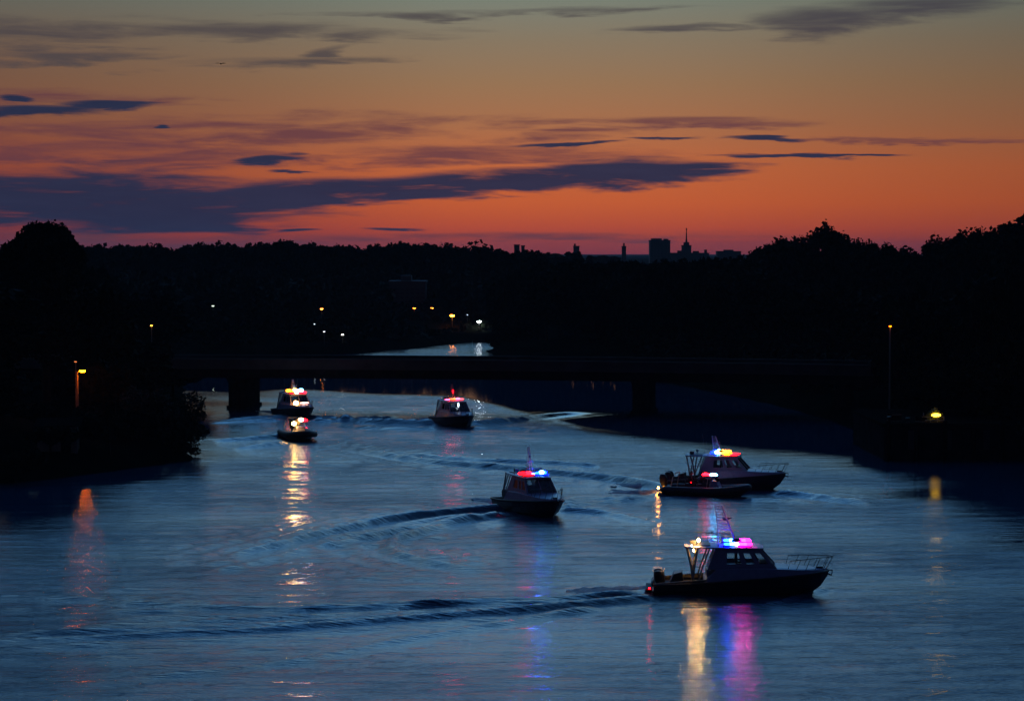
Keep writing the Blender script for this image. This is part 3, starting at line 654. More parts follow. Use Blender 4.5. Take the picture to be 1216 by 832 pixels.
beacon_bar(G_, .35, .0, 1.46, [(-.02, .1, .05, WH, 3)], 'y')
beacon_bar(G_, .35, -.42, 1.46, [(-.30, .20, .17, RED, 30), (.30, .20, .17, CY, 44)], 'x')
stern_light(G_, -3.45, -.75, .5, (1, .36, .05), 80, .08); stern_light(G_, -.9, -.95, 1.02, RED, 8, .04)
beacon_bar(F_, .35, 0, 1.46, [(-.05, .06, .1, YEL, 10), (.12, .16, .22, (1, .7, .35), 60), (.36, .12, .2, RED, 25), (.56, .08, .14, RED, 16)])
lamp_cell(F_, 'searchlight', (.95, -.58, 1.36), (.12, .17, .15), (1, .52, .12), 150)
bm = bmesh.new(); tube(bm, [(.8, -.38, .9), (.86, -.58, 1.1), (.88, -.58, 1.3)], .025, 6); obj('lamp_bracket', bm, m_dark, F_)
stern_light(F_, -3.0, 1.2, .6, RED, 40, .07); stern_light(F_, -3.0, -1.2, .5, YEL, 60, .06)
for bt, a, b2 in ((G_, 'seated person in dark clothing steering the inflatable boat on the right', 'seated person in dark clothing behind the helmsman of the inflatable boat on the right'),
                  (F_, 'seated person in a pale vest steering the inflatable boat on the left', 'seated person in dark clothing behind the helmsman of the inflatable boat on the left')):
    v = m_vest if bt is F_ else m_cloth
    put(person(a, (0, 0, 0), 0, .1, 'wheel', v, PG), bt, -.38, 0, .86); put(person(b2, (0, 0, 0), 0, .16, 'lap', m_cloth, PG), bt, -1.33, 0, .86)

m_foam = mat('wake_froth', (.38, .40, .42), .7, var=.35, scale=3)
def froth(boat, x0, length, w, seed, h=.22):
    r_ = boat.rotation_euler.z; xs = np.linspace(0, length, int(length / .11)); ys = np.linspace(-w, w, int(w * 2 / .11))
    def zf(X, Y):
        n = vnoise(X, Y, 1.1, seed) * .5 + vnoise(X, Y, .45, seed + 1) * .35 + vnoise(X, Y, 4, seed + 2) * .35
        e = (1 - np.abs(Y / (w * (.55 + .45 * X / length))) ** 2) * (1 - (X / length) ** 1.3)
        return h * (e * 1.2 - .38 + .38 * n)
    me = gridmesh('wake_foam', xs, ys, zf); o = obj('wake_foam', me, m_foam, smooth=True); tag(o, kind='stuff')
    o.location = (boat.location.x + x0 * math.cos(r_), boat.location.y + x0 * math.sin(r_), .03); o.rotation_euler.z = r_ + PI; o.location.z = .08
for i, (b_, x0, L_, w_) in enumerate(((A, -4.4, 4.5, 1.3), (B, -4.4, 4.5, 1.4), (Cb, -4.4, 4, 1.3), (D_, -4.4, 5, 1.5), (E_, -4.4, 5, 1.5), (G_, -3.1, 4.5, 1.2), (F_, -3.1, 4, 1.2))): froth(b_, x0, L_, w_, 300 + i)

# ---------------------------------------------------------------- bridge
BA, BB = Vector((-62, 257, 0)), Vector((66, 232.5, 0)); bd = (BB - BA).normalized(); bn = Vector((-bd.y, bd.x, 0)); BL = (BB - BA).length
br = thing('road_bridge', 'long low concrete bridge crossing the river behind the boats, standing on plain piers', 'bridge', BA, math.atan2(bd.y, bd.x))
def camber(x): return .35 * math.sin(PI * min(max(x / BL, 0), 1))
def span(y0, y1, z0, z1, name, m, bev=0, n=24):
    bm = bmesh.new(); secs = []
    for i in range(n + 1):
        x = BL * i / n; c = camber(x); secs.append([(x, y0, z0 + c), (x, y1, z0 + c), (x, y1, z1 + c), (x, y0, z1 + c)])
    loft(bm, secs, closed=True); return obj(name, bm, m, br, bevel=bev)
span(-4.6, 4.6, 4.5, 4.9, 'deck', m_conc)
for y in (-3.2, 0, 3.2): span(y - .45, y + .45, 3.3, 4.5, 'girder', m_conc2)
for y in (-4.75, 4.55): span(y, y + .2, 4.35, 5.55, 'parapet', m_conc)
for px in (290, 765, 1003):
    u, v, w = ray(px, 430); k = (BA.x * v - BA.y * u) / (bd.y * u - bd.x * v); s = k
    bm = bmesh.new(); secs = []
    for z, hw, hl in ((-2.5, 1.15, 4.0), (.35, 1.15, 4.0), (.36, .95, 3.7), (2.7, .95, 3.7), (3.28, 1.05, 4.4)):
        ring = [(s + hw * math.cos(a) , (hl - hw) * (1 if math.sin(a) > 0 else -1) + hw * math.sin(a), z + camber(s) * (z > 2)) for a in [PI / 12 + k2 * PI / 6 for k2 in range(12)]]
        secs.append(ring)
    loft(bm, secs, closed=True); obj('pier', bm, m_conc2, br)
for x0, x1 in ((14, 19), (BL - 20, BL - 14)):
    bm = bmesh.new(); bx(bm, x0, x1, -5.2, 5.2, 0, 4.49); obj('abutment', bm, m_conc2, br)

# ---------------------------------------------------------------- street lamps
def street_lamp(label, x, y, zb, zt, arm, colour, s, size=.3, rod=.07, group=None):
    t = thing('street_lamp', label, 'street lamp', (x, y, zb), 0, group); h = zt - zb
    bm = bmesh.new(); tube(bm, [(0, 0, -.3), (0, 0, .6), (0, 0, h)], [rod * 1.5, rod * 1.3, rod * .8], 8); obj('pole', bm, m_pole, t, smooth=True)
    if arm:
        bm = bmesh.new(); tube(bm, [(0, 0, h - .05), (arm * .4, -.05, h + .12), (arm, -.1, h + .16)], .035, 6); obj('arm', bm, m_pole, t, smooth=True)
    bm = bmesh.new(); c = arm
    loft(bm, [[(c + ex * size * 1.15, -.1 + ey * size * .45, h + z) for ex, ey in ((-1, -1), (1, -1), (1, 1), (-1, 1))] for z, in ((.10,), (.16,))], closed=True)
    hd = obj('lamp_head', bm, m_pole, t, bevel=.01)
    bm = bmesh.new(); ball(bm, (c, -.1, h + .05), 1, size, size * .45, size * .36, seg=12); obj('lamp_glass', bm, emis('sodium_lamp', colour, s), hd, smooth=True)
    return t
SOD = (1.0, .16, .001)
p = atD(92, 441, 192); street_lamp('tall street lamp with an orange light on the left bank, left of the leafy overhang', p.x, p.y, gz(p.x, p.y), p.z, .45, SOD, 210, .26)
p = atD(90, 430, 194); street_lamp('faint dim lamp on the left bank just above the tall orange lamp', p.x, p.y, gz(p.x, p.y), p.z, 0, (1, .3, .08), 1.2, .12, .04)
p = atD(1057, 388, 205); street_lamp('orange street lamp at the right end of the bridge', p.x, p.y, gz(p.x, p.y), p.z, 0, SOD, 12, .14)
TG = None
for px, py, D, sz, c, s, lab in (
    (492, 366, 470, .30, (1, .34, .12), 22, 'leftmost and highest of the orange lamps by the pale building on the far bank'),
    (508, 375, 466, .42, (1, .42, .12), 50, 'orange lamp on the far bank between its left neighbour and the smaller higher one'),
    (513, 366, 480, .28, (1, .45, .2), 26, 'small orange lamp right of the pale building, above its nearest neighbour'),
    (537, 375, 445, .48, (1, .42, .08), 75, 'brightest orange lamp, alone between the building lamps and the white light'),
    (569, 382, 446, .42, (.85, .92, 1), 60, 'cold white lamp on the far bank, right of all the orange ones'),
    (561, 403.5, 438, .24, (1, .3, .06), 20, 'low orange light at the water edge of the far bank below the white lamp'),
    (555, 374, 450, .16, (.6, .8, 1), 2, 'faint bluish lamp left of the white one on the far bank'),
    (581, 372, 455, .16, (.6, .6, .6), 2, 'very faint lamp right of the white one on the far bank'),
    (382, 367, 420, .28, (1, .48, .2), 30, 'single orange lamp on the dark wooded slope above the left part of the bridge'),
    (374, 385, 392, .22, (.6, .8, .9), 3, 'dim bluish lamp just below the single orange lamp on the wooded slope'),
    (407, 397.5, 392, .20, (1, .95, .85), 16, 'tiny white lamp low on the far bank, right of the single orange lamp'),
    (385, 394, 384, .18, (.8, .8, .9), 4, 'tiny dim lamp low on the far bank, left of the tiny white lamp'),
    (180, 387, 250, .14, (1, .7, .35), 10, 'small yellowish lamp among the trees on the far left bank'),
    (253, 363.5, 400, .22, (.7, .9, .7), 5, 'tiny greenish lamp on the dark slope between the yellowish and the orange lamp'),
    (728, 314, 1400, .9, (.6, .5, .9), 1.2, 'tiny violet town light left of the block tower on the horizon')):
    c = (1, c[1] * .5, c[2] * .12) if c[0] == 1 and c[1] < .8 else c
    p = atD(px, py, D); zb = min(gz(p.x, p.y), p.z - 2); street_lamp(lab, p.x, p.y, zb, p.z, 0, c, s, sz, .05)

# ---------------------------------------------------------------- hut on the left bank
p = atD(68, 534, 177); hz = gz(p.x, p.y)
t = thing('hut', 'low plank hut on the left bank, faintly lit by the tall orange lamp', 'hut', (p.x, p.y, hz), .12)
bm = bmesh.new(); bx(bm, -1.6, 1.6, 0, 2.4, -.3, 2.0); obj('wall', bm, m_hut, t)
bm = bmesh.new(); hexa(bm, [(-1.85, -.3, 2.002), (1.85, -.3, 2.002), (1.85, 2.7, 2.002), (-1.85, 2.7, 2.002), (-1.85, -.3, 2.1), (1.85, -.3, 2.1), (1.85, 2.7, 2.55), (-1.85, 2.7, 2.55)]); obj('roof', bm, m_wood, t)
bm = bmesh.new(); bx(bm, .3, 1.1, -.04, -.002, -.1, 1.8); dd = obj('door', bm, m_wood, t)
bm = bmesh.new(); bx(bm, .38, .46, -.09, -.041, .8, .95); obj('handle', bm, m_pole, dd)

# ---------------------------------------------------------------- wharf at the right bank
wl = at(1050, 547).x
t = thing('wharf', 'dark concrete wharf with timber piles on the right bank', 'wharf', (wl, 186, 0))
bm = bmesh.new(); bx(bm, 0, 24, 0, 17, -2.5, 2.9); obj('quay_wall', bm, m_conc2, t, bevel=.05)
bm = bmesh.new(); bx(bm, -.15, 24, -.2, 17, 2.904, 3.2); obj('deck', bm, m_wood, t, bevel=.03)
for k in range(9):
    bm = bmesh.new(); tube(bm, [(.3 + k * 2.4, -.42, -2.4), (.3 + k * 2.4, -.42, 3.45 if k % 2 == 0 else 3.0)], .2, 10); obj('pile', bm, m_wood, t)
for k in range(4):
    bm = bmesh.new(); bx(bm, 2 + k * 3.2, 2.5 + k * 3.2, -.4, -.21, 1.0, 2.6); obj('fender', bm, m_tube, t, bevel=.05)
for x, h, lab in ((.5, .55, 'short iron bollard at the outer corner of the wharf'), (2.1, .45, 'iron bollard second from the outer corner of the wharf')):
    bm = bmesh.new(); lathe(bm, [(.16, 0), (.12, .1), (.12, h - .15), (.2, h - .12), (.2, h)], (0, 0, 0), 12); o = obj('bollard', bm, m_dark, None, smooth=True); o.location = (wl + x, 186.5, 3.203); tag(o, lab, 'bollard', 'bollards on the wharf')
# crates, a barrel and a rail near the yellow lamp
for x, y, a, lab in ((1.2, 188.0, .9, 'weathered crate near the outer corner of the wharf'), (3.4, 187.4, .7, 'smaller crate between the first crate and the lit railing on the wharf')):
    tt = thing('crate', lab, 'crate', (wl + x, y, 3.203), .2 * x, 'crates on the wharf')
    bm = bmesh.new(); bx(bm, -a / 2, a / 2, -a / 2, a / 2, 0, a * .8); obj('body', bm, m_wood, tt)
    bm = bmesh.new()
    for s in (-1, 1):
        bx(bm, s * (a / 2 + .004) - .0, s * (a / 2 + .03), -a / 2, a / 2, .02, .12); bx(bm, -a / 2, a / 2, s * (a / 2 + .004), s * (a / 2 + .03), .02, .12); bx(bm, -a / 2, a / 2, s * (a / 2 + .004), s * (a / 2 + .03), a * .62, a * .75)
    obj('batten', bm, m_hut, tt)
p0 = atD(1097, 506, 187.2); xr = p0.x
t = thing('railing', 'low pale railing on the wharf beside the yellow lit shrub', 'railing', (xr, 187.2, 3.203))
m_rail = mat('pale_rail_paint', (.5, .48, .4), .5)
bm = bmesh.new()
bx(bm, -.05, 1.75, -.02, .02, .12, .2); bx(bm, -.05, 1.75, -.02, .02, .42, .46); obj('rail', bm, m_rail, t)
for x in (-.02, .58, 1.18, 1.72): bm = bmesh.new(); bx(bm, x - .035, x + .035, .024, .07, 0, .8 if x < .1 else .5); obj('post', bm, m_rail, t)
# ---------------------------------------------------------------- foliage
def leaves(name, lobes, n, leaf, flat=.75, seed=0, core=.55):
    """n leaf-cluster faces spread through a crown of ellipsoid lobes (cx,cy,cz,rx,ry,rz)"""
    r = np.random.default_rng(seed); L = np.array(lobes, float); w = (L[:, 3] * L[:, 4] * L[:, 5]) ** (2 / 3); w /= w.sum()
    k = r.choice(len(L), n, p=w); d = r.normal(size=(n, 3)); d /= np.linalg.norm(d, axis=1)[:, None]
    rad = (core ** 3 + (1 - core ** 3) * r.random(n)) ** (1 / 3); rad *= 1 + .12 * np.sin(d[:, 0] * 5 + k * 1.7) * np.cos(d[:, 2] * 6 + k) + r.normal(size=n) * .04
    c = L[k, :3] + d * rad[:, None] * L[k, 3:6]
    a = r.normal(size=(n, 3)); a /= np.linalg.norm(a, axis=1)[:, None]; b = np.cross(a, r.normal(size=(n, 3))); b /= np.linalg.norm(b, axis=1)[:, None]
    s = leaf * r.uniform(.55, 1.35, n)[:, None]; a *= s; b *= s * flat
    v = np.stack([c - a, c - b * .8 + a * .1, c + a, c + b], 1).reshape(-1, 3)
    me = bpy.data.meshes.new(name); me.vertices.add(4 * n); me.vertices.foreach_set('co', v.astype(np.float32).ravel())
    me.loops.add(4 * n); me.loops.foreach_set('vertex_index', np.arange(4 * n, dtype=np.int32)); me.polygons.add(n)
    me.polygons.foreach_set('loop_start', np.arange(0, 4 * n, 4, dtype=np.int32)); me.update(calc_edges=True); return me
def crown_lobes(r, h, w, kind, seed):
    rr = np.random.default_rng(seed); out = []
    if kind == 'round':
        out.append((0, 0, h * .60, w * .78, w * .78, h * .33))
        for i in range(20):
            a = rr.uniform(0, 6.28); q = rr.uniform(.35, .80) * w; z = h * rr.uniform(.36, .84); k = rr.uniform(.20, .32) * w; z = min(z, h * .93 - k * .75)
            q *= math.sqrt(max(.06, 1 - ((z / h - .60) / .30) ** 2)); out.append((q * math.cos(a), q * math.sin(a), z, k, k, k * .75))
    elif kind == 'dome':
        out.append((0, 0, h * .58, w * .84, w * .84, h * .36))
        for i in range(60):
            a = rr.uniform(0, 6.28); k = rr.uniform(.15, .24) * w; q = w * .86 * math.sqrt(rr.random()); out.append((q * math.cos(a), q * math.sin(a), h * (.58 + .34 * math.sqrt(1 - (q / w) ** 2)) + rr.uniform(-.2, .15) , k, k, k))
    elif kind == 'tall':
        for i in range(11):
            z = h * (.2 + .075 * i); k = w * (.55 - .3 * abs(i / 10 - .35)) * rr.uniform(.8, 1.15); out.append((rr.normal() * w * .12, rr.normal() * w * .12, z, k, k, h * .10))
    elif kind == 'wide':
        for i in range(17):
            a = rr.uniform(0, 6.28); q = w * math.sqrt(rr.random()) * .8; z = h * (.38 + .5 * math.sqrt(max(0, 1 - (q / w) ** 2)) * rr.uniform(.45, 1.05)); k = w * rr.uniform(.2, .34); out.append((q * math.cos(a), q * math.sin(a), z, k, k, k * .62))
    tp = max(q[2] + q[5] for q in out); f = h / tp
    return [(a, b, c * f, d, e, g * f) for a, b, c, d, e, g in out]
def trunk_bm(h, w, seed, limbs=6):
    rr = random.Random(seed); bm = bmesh.new(); r0 = h * .022 + .05
    pts = [(0, 0, -.8)]; x = y = 0
    for i in range(1, 6): x += rr.gauss(0, h * .008); y += rr.gauss(0, h * .008); pts.append((x, y, h * .14 * i))
    tube(bm, pts, r0 * 1.2, 7, r2=r0 * .35)
    for i in range(limbs):
        a = rr.uniform(0, 6.28); z = h * rr.uniform(.28, .6); q = w * rr.uniform(.5, .8)
        tube(bm, [(x * .6, y * .6, z), (q * .5 * math.cos(a), q * .5 * math.sin(a), z + h * .09), (q * math.cos(a), q * math.sin(a), z + h * .2)], r0 * .45, 5, r2=r0 * .12)
    return bm
PROT = {}
def tree(name, label, cat, x, y, h, w, kind='round', n=4500, leaf=.42, seed=0, group=None, key=None, m=None, rz=0, zb=None):
    """key: share the meshes of an earlier tree of this kind, scaled"""
    z = gz(x, y) if zb is None else zb
    t = thing(name, label, cat, (x, y, z), rz, group)
    if key and key in PROT:
        cm, tm, h0, w0 = PROT[key]; t.scale = (w / w0, w / w0, h / h0)
    else:
        cm = leaves('crown', crown_lobes(0, h, w, kind, seed), n, leaf, seed=seed); cm.materials.append(m or m_foli)
        b_ = trunk_bm(h, w, seed); tm = bpy.data.meshes.new('trunk'); b_.to_mesh(tm); b_.free(); tm.materials.append(m_bark)
        if key: PROT[key] = (cm, tm, h, w)
    for nm, me in (('crown', cm), ('trunk', tm)):
        o = bpy.data.objects.new(nm, me); C.objects.link(o); o.parent = t
    return t
def top_h(px, py, D): p = atD(px, py, D); return p.x, p.z
def bare_tree(label, x, y, h, seed, spread=.35, dens=5, group=None):
    t = thing('bare_tree', label, 'bare tree', (x, y, gz(x, y)), 0, group); rr = random.Random(seed); bm = bmesh.new()
    def grow(p, d, L, r, lv):
        q = p + d * L; mid = p + d * L * .5 + Vector((rr.gauss(0, .05), rr.gauss(0, .05), 0)) * L
        tube(bm, [p, mid, q], r, 5 if lv > 1 else 7, r2=r * .62, cap=False)
        if lv >= 5: return
        for i in range(dens if lv in (1, 2) else 3):
            nd = (d + Vector((rr.gauss(0, spread), rr.gauss(0, spread), rr.uniform(-.05, .3)))).normalized(); grow(p + d * L * rr.uniform(.55, 1), nd, L * rr.uniform(.55, .75), max(r * .55, .018), lv + 1)
    grow(Vector((0, 0, -.3)), Vector((0, 0, 1)), h * .36, h * .016, 0)
    obj('branches', bm, m_bark, t); return t

# yellow lit shrub on the wharf with its small lamp
p = atD(1109, 499, 187.9)
sh = thing('shrub', 'low shrub on the wharf, glowing yellow from a lamp in front of it', 'shrub', (p.x, 188.0, 3.2))
me = leaves('shrub', [(0, 0, .55, .62, .3, .5), (-.35, 0, .35, .4, .3, .35), (.4, 0, .4, .45, .3, .4), (.1, 0, .9, .3, .25, .3)], 420, .10, seed=5); o = obj('foliage', me, mat('shrub_leaves', (.12, .14, .03), .6, var=.4), sh)
bm = bmesh.new(); [tube(bm, [(0, 0, -.0), (a, 0, .5)], .015, 5) for a in (-.3, 0, .3)]; obj('stem', bm, m_bark, sh)
gl = thing('garden_lamp', 'short yellow lamp in front of the shrub on the wharf', 'lamp', (p.x + .12, 187.55, 3.203))
bm = bmesh.new(); tube(bm, [(0, 0, 0), (0, 0, .42)], .03, 6); obj('post', bm, m_dark, gl)
bm = bmesh.new(); ball(bm, (0, 0, .58), 1, .40, .12, .15, seg=12); obj('lamp_glass', bm, emis('yellow_lamp', (1, .55, .03), 10), gl, smooth=True)

# left bank
x, z = top_h(52, 263, 205); tree('broadleaf_tree', 'tallest tree on the left bank with a broad domed crown against the sky', 'tree', x, 205, z - gz(x, 205), 4.0, 'dome', 22000, .2, 21, key=None)
LB = [(12, 287, 215, 4.5, 'tree at the left edge, just left of and lower than the domed tree'), (112, 340, 212, 5, 'tree on the left bank just right of the domed tree'), (135, 430, 200, 4.2, 'low tree on the left bank between the tall lamp and the leafy overhang'),
      (-20, 330, 190, 6, 'tree mostly out of the frame at the left edge'), (160, 405, 225, 5, 'tree on the left bank behind the leafy overhang'), (205, 425, 262, 5, 'tree beside the left end of the bridge'), (-12, 420, 176, 3.2, 'low tree by the water at the left edge'), (175, 345, 300, 7, 'tree on the left bank beyond the bridge end'), (90, 320, 290, 7, 'tall tree behind the domed tree on the left bank')]
for i, (px, py, D, w, lab) in enumerate(LB):
    x, z = top_h(px, py, D); tree('broadleaf_tree', lab, 'tree', x, D, z - gz(x, D), w, 'round', 7000, .38, 40 + i, key='left%d' % (i % 3), rz=i * 1.7)
# leafy overhang at the water
x, z = top_h(206, 462, 190)
t = thing('overhanging_bush', 'leafy bush leaning out from the left bank in front of the bright water', 'bush', (x, 190, gz(x, 190)))
zz = gz(x, 190); K = 190 / F
lob = []
for px, py, rw, rh in ((228, 480, 17, 16), (238, 492, 10, 7), (215, 500, 22, 20), (230, 512, 18, 12), (240, 511, 10, 5), (222, 528, 16, 10), (200, 530, 24, 16), (210, 543, 14, 7), (185, 500, 26, 30), (165, 520, 26, 34), (190, 475, 20, 14), (196, 552, 12, 6), (232, 536, 8, 4), (160, 480, 22, 20), (140, 530, 22, 30)):
    q = atD(px, py, 190); lob.append((q.x - x, random.uniform(-1.2, 1.2), q.z - zz, rw * K, rw * K * .8, rh * K))
obj('foliage', leaves('foliage', lob, 15000, .125, seed=77, core=.25), m_foli2, t)
bm = bmesh.new(); rr = random.Random(5)
for L in lob: tube(bm, [(-1.6, .3, -.6), (L[0] * .5 - .5, L[1] * .5, L[2] * .6 + .1), (L[0], L[1], L[2])], .09, 5, r2=.02)
obj('branches', bm, m_bark, t)
# shoreline shrubs, left and right
SH = [(60, 552, 174), (20, 566, 168), (95, 545, 180), (130, 552, 180), (165, 558, 186), (110, 520, 190), (40, 520, 185)]
for i, (px, py, D) in enumerate(SH):
    x, z = top_h(px, py - 22, D); x = min(x, -28.5); tree('shore_shrub', 'dark low shrub along the waterline of the left bank', 'shrub', x, D, 2.6, 2.2, 'wide', 1800, .2, 60, 'shrubs along the left waterline', key='shrub', rz=i)
# right bank skyline
RT = [(905, 292, 395, 4.5, 'tree', 'leftmost rounded tree of the right bank skyline'), (930, 283, 380, 4.4, 'tree', 'rounded tree left of the highest oak on the right skyline'), (950, 281, 370, 3.6, 'tree', 'small round tree touching the left side of the highest oak on the right skyline'),
      (976, 267, 352, 4.6, 'tree', 'highest oak of the group in the middle of the right bank skyline'), (1002, 279, 350, 4.2, 'tree', 'tree touching the right side of the highest oak on the right skyline'), (1026, 285, 345, 4, 'tree', 'low tree in the gap right of the oak group on the right skyline'),
      (1050, 290, 340, 4.2, 'tree', 'tree with a ragged top in the dip of the right skyline'), (1078, 294, 330, 3.6, 'tree', 'lowest tree in the dip of the right skyline'), (1112, 282, 322, 3.4, 'tree', 'round tree standing up right of the dip in the right skyline'),
      (1140, 276, 310, 4, 'tree', 'tree left of the tall bare tree on the right skyline'), (1165, 272, 300, 4.2, 'tree', 'tree behind the tall bare tree on the right skyline'), (1190, 270, 290, 4.2, 'tree', 'tree near the right edge, under the bare branches'), (1214, 256, 280, 4.6, 'tree', 'tallest tree cut by the right edge of the picture')]
for i, (px, py, D, w, cat, lab) in enumerate(RT):
    x, z = top_h(px, py, D); tree('broadleaf_tree', lab, 'tree', x, D, z - gz(x, D), w, 'round', 7000, .34, 80 + i, key='right%d' % (i % 5), rz=i * 2.1)
for i, (px, py, D, lab) in enumerate(((1196, 258, 288, 'tall bare tree with forked twigs near the right edge of the skyline'), (1178, 262, 296, 'thin bare tree just left of the tall bare one near the right edge'), (1052, 283, 338, 'bare tree with fine upright twigs in the dip of the right skyline'),
                                      (1020, 279, 346, 'small bare tree just right of the oak group'), (892, 289, 392, 'bare shrubby tree at the left end of the right bank skyline'), (914, 283, 386, 'bare tree between the first two rounded trees of the right skyline'))):
    x, z = top_h(px, py, D); bare_tree(lab, x, D, z - gz(x, D), i + 3, .42)
# darker masses lower down on the right bank
RB = [(640, 312, 405, 7), (615, 372, 395, 5), (690, 310, 380, 7), (735, 309, 370, 7), (790, 309, 350, 7), (840, 308, 340, 7), (880, 306, 330, 7), (1000, 340, 275, 6), (1040, 350, 262, 6), (940, 350, 300, 6), (1090, 345, 228, 6.5), (1135, 350, 215, 6), (1180, 330, 210, 6.5), (1225, 320, 200, 6.5), (1120, 420, 200, 4.5), (1160, 430, 196, 4.5), (1205, 440, 192, 4.5), (1100, 400, 215, 5),
      (596, 392, 402, 3.2), (606, 330, 410, 5), (665, 316, 390, 6), (762, 312, 362, 6), (815, 310, 346, 6), (712, 314, 376, 6), (862, 310, 336, 6), (700, 338, 366, 6), (722, 336, 360, 6), (742, 338, 352, 6), (684, 338, 372, 6), (622, 318, 406, 4), (650, 330, 380, 6), (700, 326, 364, 6), (745, 326, 352, 6), (790, 322, 336, 6), (830, 322, 322, 6), (870, 322, 310, 6), (905, 320, 300, 6), (720, 345, 350, 5), (775, 345, 330, 5), (1075, 380, 240, 5), (1250, 380, 178, 5)]
for i, (px, py, D, w) in enumerate(RB):
    x, z = top_h(px, py, D); tree('broadleaf_tree', 'dark tree on the wooded right bank below the skyline', 'tree', x, D, z - gz(x, D), w, 'dome' if i % 2 else 'round', 9000, .42, 120 + i, 'trees on the right bank below the skyline', key='low%d' % (i % 4), rz=i * 1.3)
# far treeline between the banks
prof = [(90, 291), (180, 293), (250, 291), (300, 290), (345, 287), (400, 292), (430, 292), (470, 288), (520, 291), (560, 294), (600, 297), (640, 298), (690, 300), (720, 304), (800, 303), (890, 301)]
pxs = [q[0] for q in prof]; pys = [q[1] for q in prof]
rr = random.Random(9); px = 96.0; i = 0
while px < 896:
    D = rr.uniform(520, 575) if px < 640 else rr.uniform(600, 680) if px < 700 else rr.uniform(900, 1000); py = float(np.interp(px, pxs, pys)) + rr.uniform(-1.5, 5.5) + (3 if px > 735 else 0)
    tl = 560 < px < 700 and rr.random() < .6; x, z = top_h(px, py, D); y = D
    hh = z - gz(x, y)
    if hh > 3:
        w = (1.5 if tl else rr.uniform(2.4, 4.2)) * (D / 640) * (.7 if px > 700 else 1)
        tree('skyline_tree', 'tree in the far treeline along the horizon', 'tree', x, y, hh, w, 'tall' if tl else 'round', 4200, .40, 200 + i, 'trees of the far treeline', key=('tall%d' % (i % 3)) if tl else 'far%d' % (i % 5), rz=i)
    px += rr.uniform(4.5, 8.0) if px < 700 else rr.uniform(7, 12); i += 1
# wooded slopes that read as one mass
def wood(name, pts, n, leaf, seed, kind_label):
    me = leaves(name, pts, n, leaf, seed=seed, core=.5); o = obj(name, me, m_foli); return tag(o, kind_label, 'woodland', kind='stuff')
lob = []; rr = random.Random(31)
LP_ = [(492, 470), (508, 466), (513, 480), (537, 446), (569, 447), (561, 440), (555, 450), (581, 455), (382, 420), (374, 392), (407, 392), (385, 384), (253, 400)]
while len(lob) < 900:
    y = rr.uniform(395, 615); x = rr.uniform(-.25, .0) * y if rr.random() < .75 else rr.uniform(0, .12) * y
    d = float(sdist(np.array([[x]]), np.array([[y]]))[0, 0])
    if d < 7: continue
    if -40 < x < -6 and y < 480 and d < 24: continue
    k = rr.uniform(2.5, 4.5); pxl = x / y * F + PX0
    if any(y < q[1] + 5 and abs(pxl - q[0]) < 9 + k * 1.2 * F / y for q in LP_) or (455 < pxl < 515 and y < 510): continue
    g = gz(x, y)
    if pxl > 590 and g + k * 1.9 > 13: k = max(.6, (13 - g) / 1.9)
    lob.append((x, y, g + k * .8, k, k, k * 1.1))
for _ in range(500):
    y = rr.uniform(388, 520); x = rr.uniform(-.16, -.005) * y
    if float(sdist(np.array([[x]]), np.array([[y]]))[0, 0]) < 1.5: continue
    k = rr.uniform(.5, .9); lob.append((x, y, gz(x, y) + k * .3, k * 2.4, k * 2.4, k))
wood('far_wood', lob, 70000, .8, 8, 'dark wooded slope beyond the bridge')
lob = []
while len(lob) < 520:
    y = rr.uniform(212, 410); s = rr.choice((-1, 1)); x = s * rr.uniform(.05, .26) * y
    d = float(sdist(np.array([[x]]), np.array([[y]]))[0, 0])
    if d < 4 or (abs(y - (245 - x * .19)) < 12) or y > 385 and x > -20 and x < 0: continue
    k = rr.uniform(1.3, 3.0); lob.append((x, y, gz(x, y) + k * .7, k, k, k))
wood('bank_undergrowth', lob, 44000, .5, 9, 'dark undergrowth covering the river banks')

# ---------------------------------------------------------------- town on the horizon
def block(name, label, cat, px0, px1, pytop, D, m, floors=0, roofbits=(), dep=None, cols=6, base=None):
    a = atD(px0, pytop, D); b_ = atD(px1, pytop, D); w = b_.x - a.x; dp = dep or w; zb = (gz(a.x, D) if base is None else base) - 1
    t = thing(name, label, cat, ((a.x + b_.x) / 2, D, zb)); h = a.z - zb
    bm = bmesh.new(); bx(bm, -w / 2, w / 2, 0, dp, 0, h); obj('wall', bm, m, t)
    bm = bmesh.new(); bx(bm, -w / 2 - .2, w / 2 + .2, -.2, dp + .2, h + .003, h + .5); rf = obj('roof', bm, m, t)
    for x0, x1, hh in roofbits: bm = bmesh.new(); bx(bm, x0 * w, x1 * w, dp * .3, dp * .7, h + .503, h + .5 + hh); obj('roof_housing', bm, m, rf)
    if floors:
        for f in range(floors):
            for c in range(cols):
                z0 = h - 1.2 - (f + 1) * (h * .8 / floors) ; cw = w / cols
                bm = bmesh.new(); bx(bm, -w / 2 + cw * (c + .2), -w / 2 + cw * (c + .8), -.08, -.004, z0 + .6, z0 + h * .8 / floors * .8); obj('window', bm, m_dark, t)
    return t, h, w
block('tower_block', 'broad square tower block on the horizon left of the spire', 'building', 772, 796, 286, 1500, m_bld, 8, ((-.42, .1, 1.2), (.2, .42, .9)))
t, h, w = block('broadcast_tower', 'narrow tower with a tall spire on the horizon right of the tower block', 'tower', 810, 821, 292, 1500, m_bld, 0, ((-.3, .3, 2.0),))
bm = bmesh.new(); tube(bm, [(0, 3, h), (0, 3, h + 5), (0, 3, h + 12.4)], [1.1, .5, .18], 8); tube(bm, [(0, 3, h + 11), (0, 3, h + 11.8)], .5, 8); obj('spire', bm, m_bld, t)
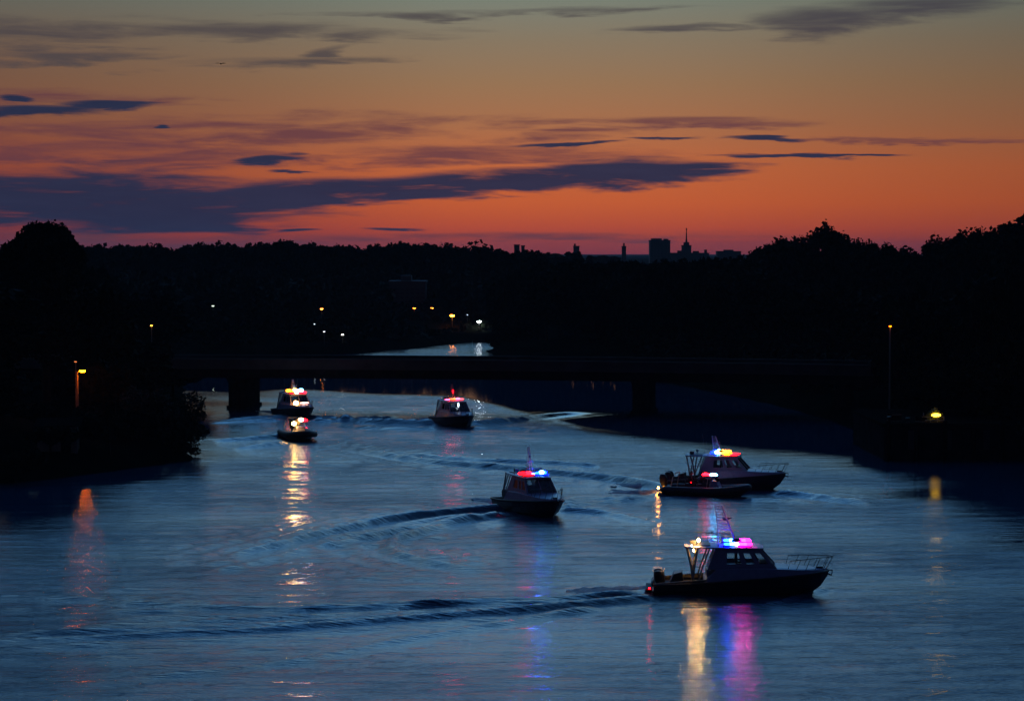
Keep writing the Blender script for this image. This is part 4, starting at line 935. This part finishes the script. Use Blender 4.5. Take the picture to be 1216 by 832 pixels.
block('low_building', 'long low building on the horizon under the tower with the spire', 'building', 796, 842, 301, 1500, m_bld, 0, ((-.3, -.2, 1.5), (.1, .25, 1.2), (.4, .46, 2.2)), dep=12)
block('low_building', 'low flat building on the horizon right of the spire, near the bare trees', 'building', 852, 880, 299, 1450, m_bld, 0, ((-.2, .2, .9),), dep=12)
block('slim_tower', 'slim tower on the horizon left of the tower block', 'tower', 738.5, 743.5, 293, 1500, m_bld, 0, ((-.2, .2, 2.0),))
block('apartment_block', 'tall narrow block standing out of the far treeline at its middle', 'building', 610.5, 617, 291.5, 1100, m_bld, 0)
block('apartment_block', 'narrow block just right of the tall narrow block in the far treeline', 'building', 619, 623, 292.5, 1100, m_bld, 0)
block('apartment_block', 'pair topped narrow block at the right end of the far treeline', 'building', 681, 688, 293, 1200, m_bld, 0, ((-.4, -.1, 1.2),))
block('apartment_building', 'pale building on the far bank, faintly lit by the orange lamps in front of it', 'building', 462, 505, 336, 500, m_bld2, 5, ((-.2, .1, 1.2),), dep=10, cols=7)

# ---------------------------------------------------------------- small moored boat on the far water and a bird
p = at(575, 404.5)
t = thing('rowing_boat', 'tiny moored open boat on the bright water far beyond the bridge', 'boat', (p.x, min(p.y, 432), 0), .1)
bm = bmesh.new(); loft(bm, [[(x, -w, .5), (x, -w * .7, 0), (x, 0, -.12), (x, w * .7, 0), (x, w, .5)] for x, w in ((-2.2, .6), (-1, .85), (.6, .85), (1.8, .5), (2.5, .05))]); obj('hull', bm, m_dark, t)
bm = bmesh.new(); bx(bm, -.3, .1, -.7, .7, .3, .36); obj('thwart', bm, m_wood, t)
p = atD(262, 76, 300); t = thing('bird', 'small dark bird gliding in the sky at the upper left', 'bird', p, .15)
bm = bmesh.new(); tube(bm, [(-.28, 0, 0), (-.1, 0, .01), (.15, 0, 0), (.3, 0, .03)], [.02, .07, .08, .03], 8)
for s in (-1, 1):
    vs = [(-.05, 0, .03), (.15, s * .02, .03), (.12, s * .35, .13), (.02, s * .8, .05), (-.06, s * .4, .10)]; hexa_v = [bm.verts.new(v) for v in vs] + [bm.verts.new((v[0], v[1], v[2] + .02)) for v in vs]
    bm.faces.new(hexa_v[:5]); bm.faces.new(hexa_v[5:][::-1]); [bm.faces.new((hexa_v[k], hexa_v[(k + 1) % 5], hexa_v[5 + (k + 1) % 5], hexa_v[5 + k])) for k in range(5)]
bd_ = obj('body', bm, m_bird, t); t.rotation_euler = (0, R(8), R(80))

# ---------------------------------------------------------------- evening air
HAZE = 0.00006
bm = bmesh.new(); bx(bm, -6500, 6500, -400, 9500, -8, 60)
mh = bpy.data.materials.new('evening_air'); mh.use_nodes = True; th = mh.node_tree; th.nodes.clear()
pv = nn(th, 'ShaderNodeVolumePrincipled'); pv.inputs['Color'].default_value = (.8, .85, .95, 1); pv.inputs['Density'].default_value = HAZE; pv.inputs['Anisotropy'].default_value = .2
oo = nn(th, 'ShaderNodeOutputMaterial'); lk(th, pv.outputs[0], oo.inputs['Volume'])
if HAZE > 0: hzo = obj('haze', bm, mh); tag(hzo, kind='stuff')
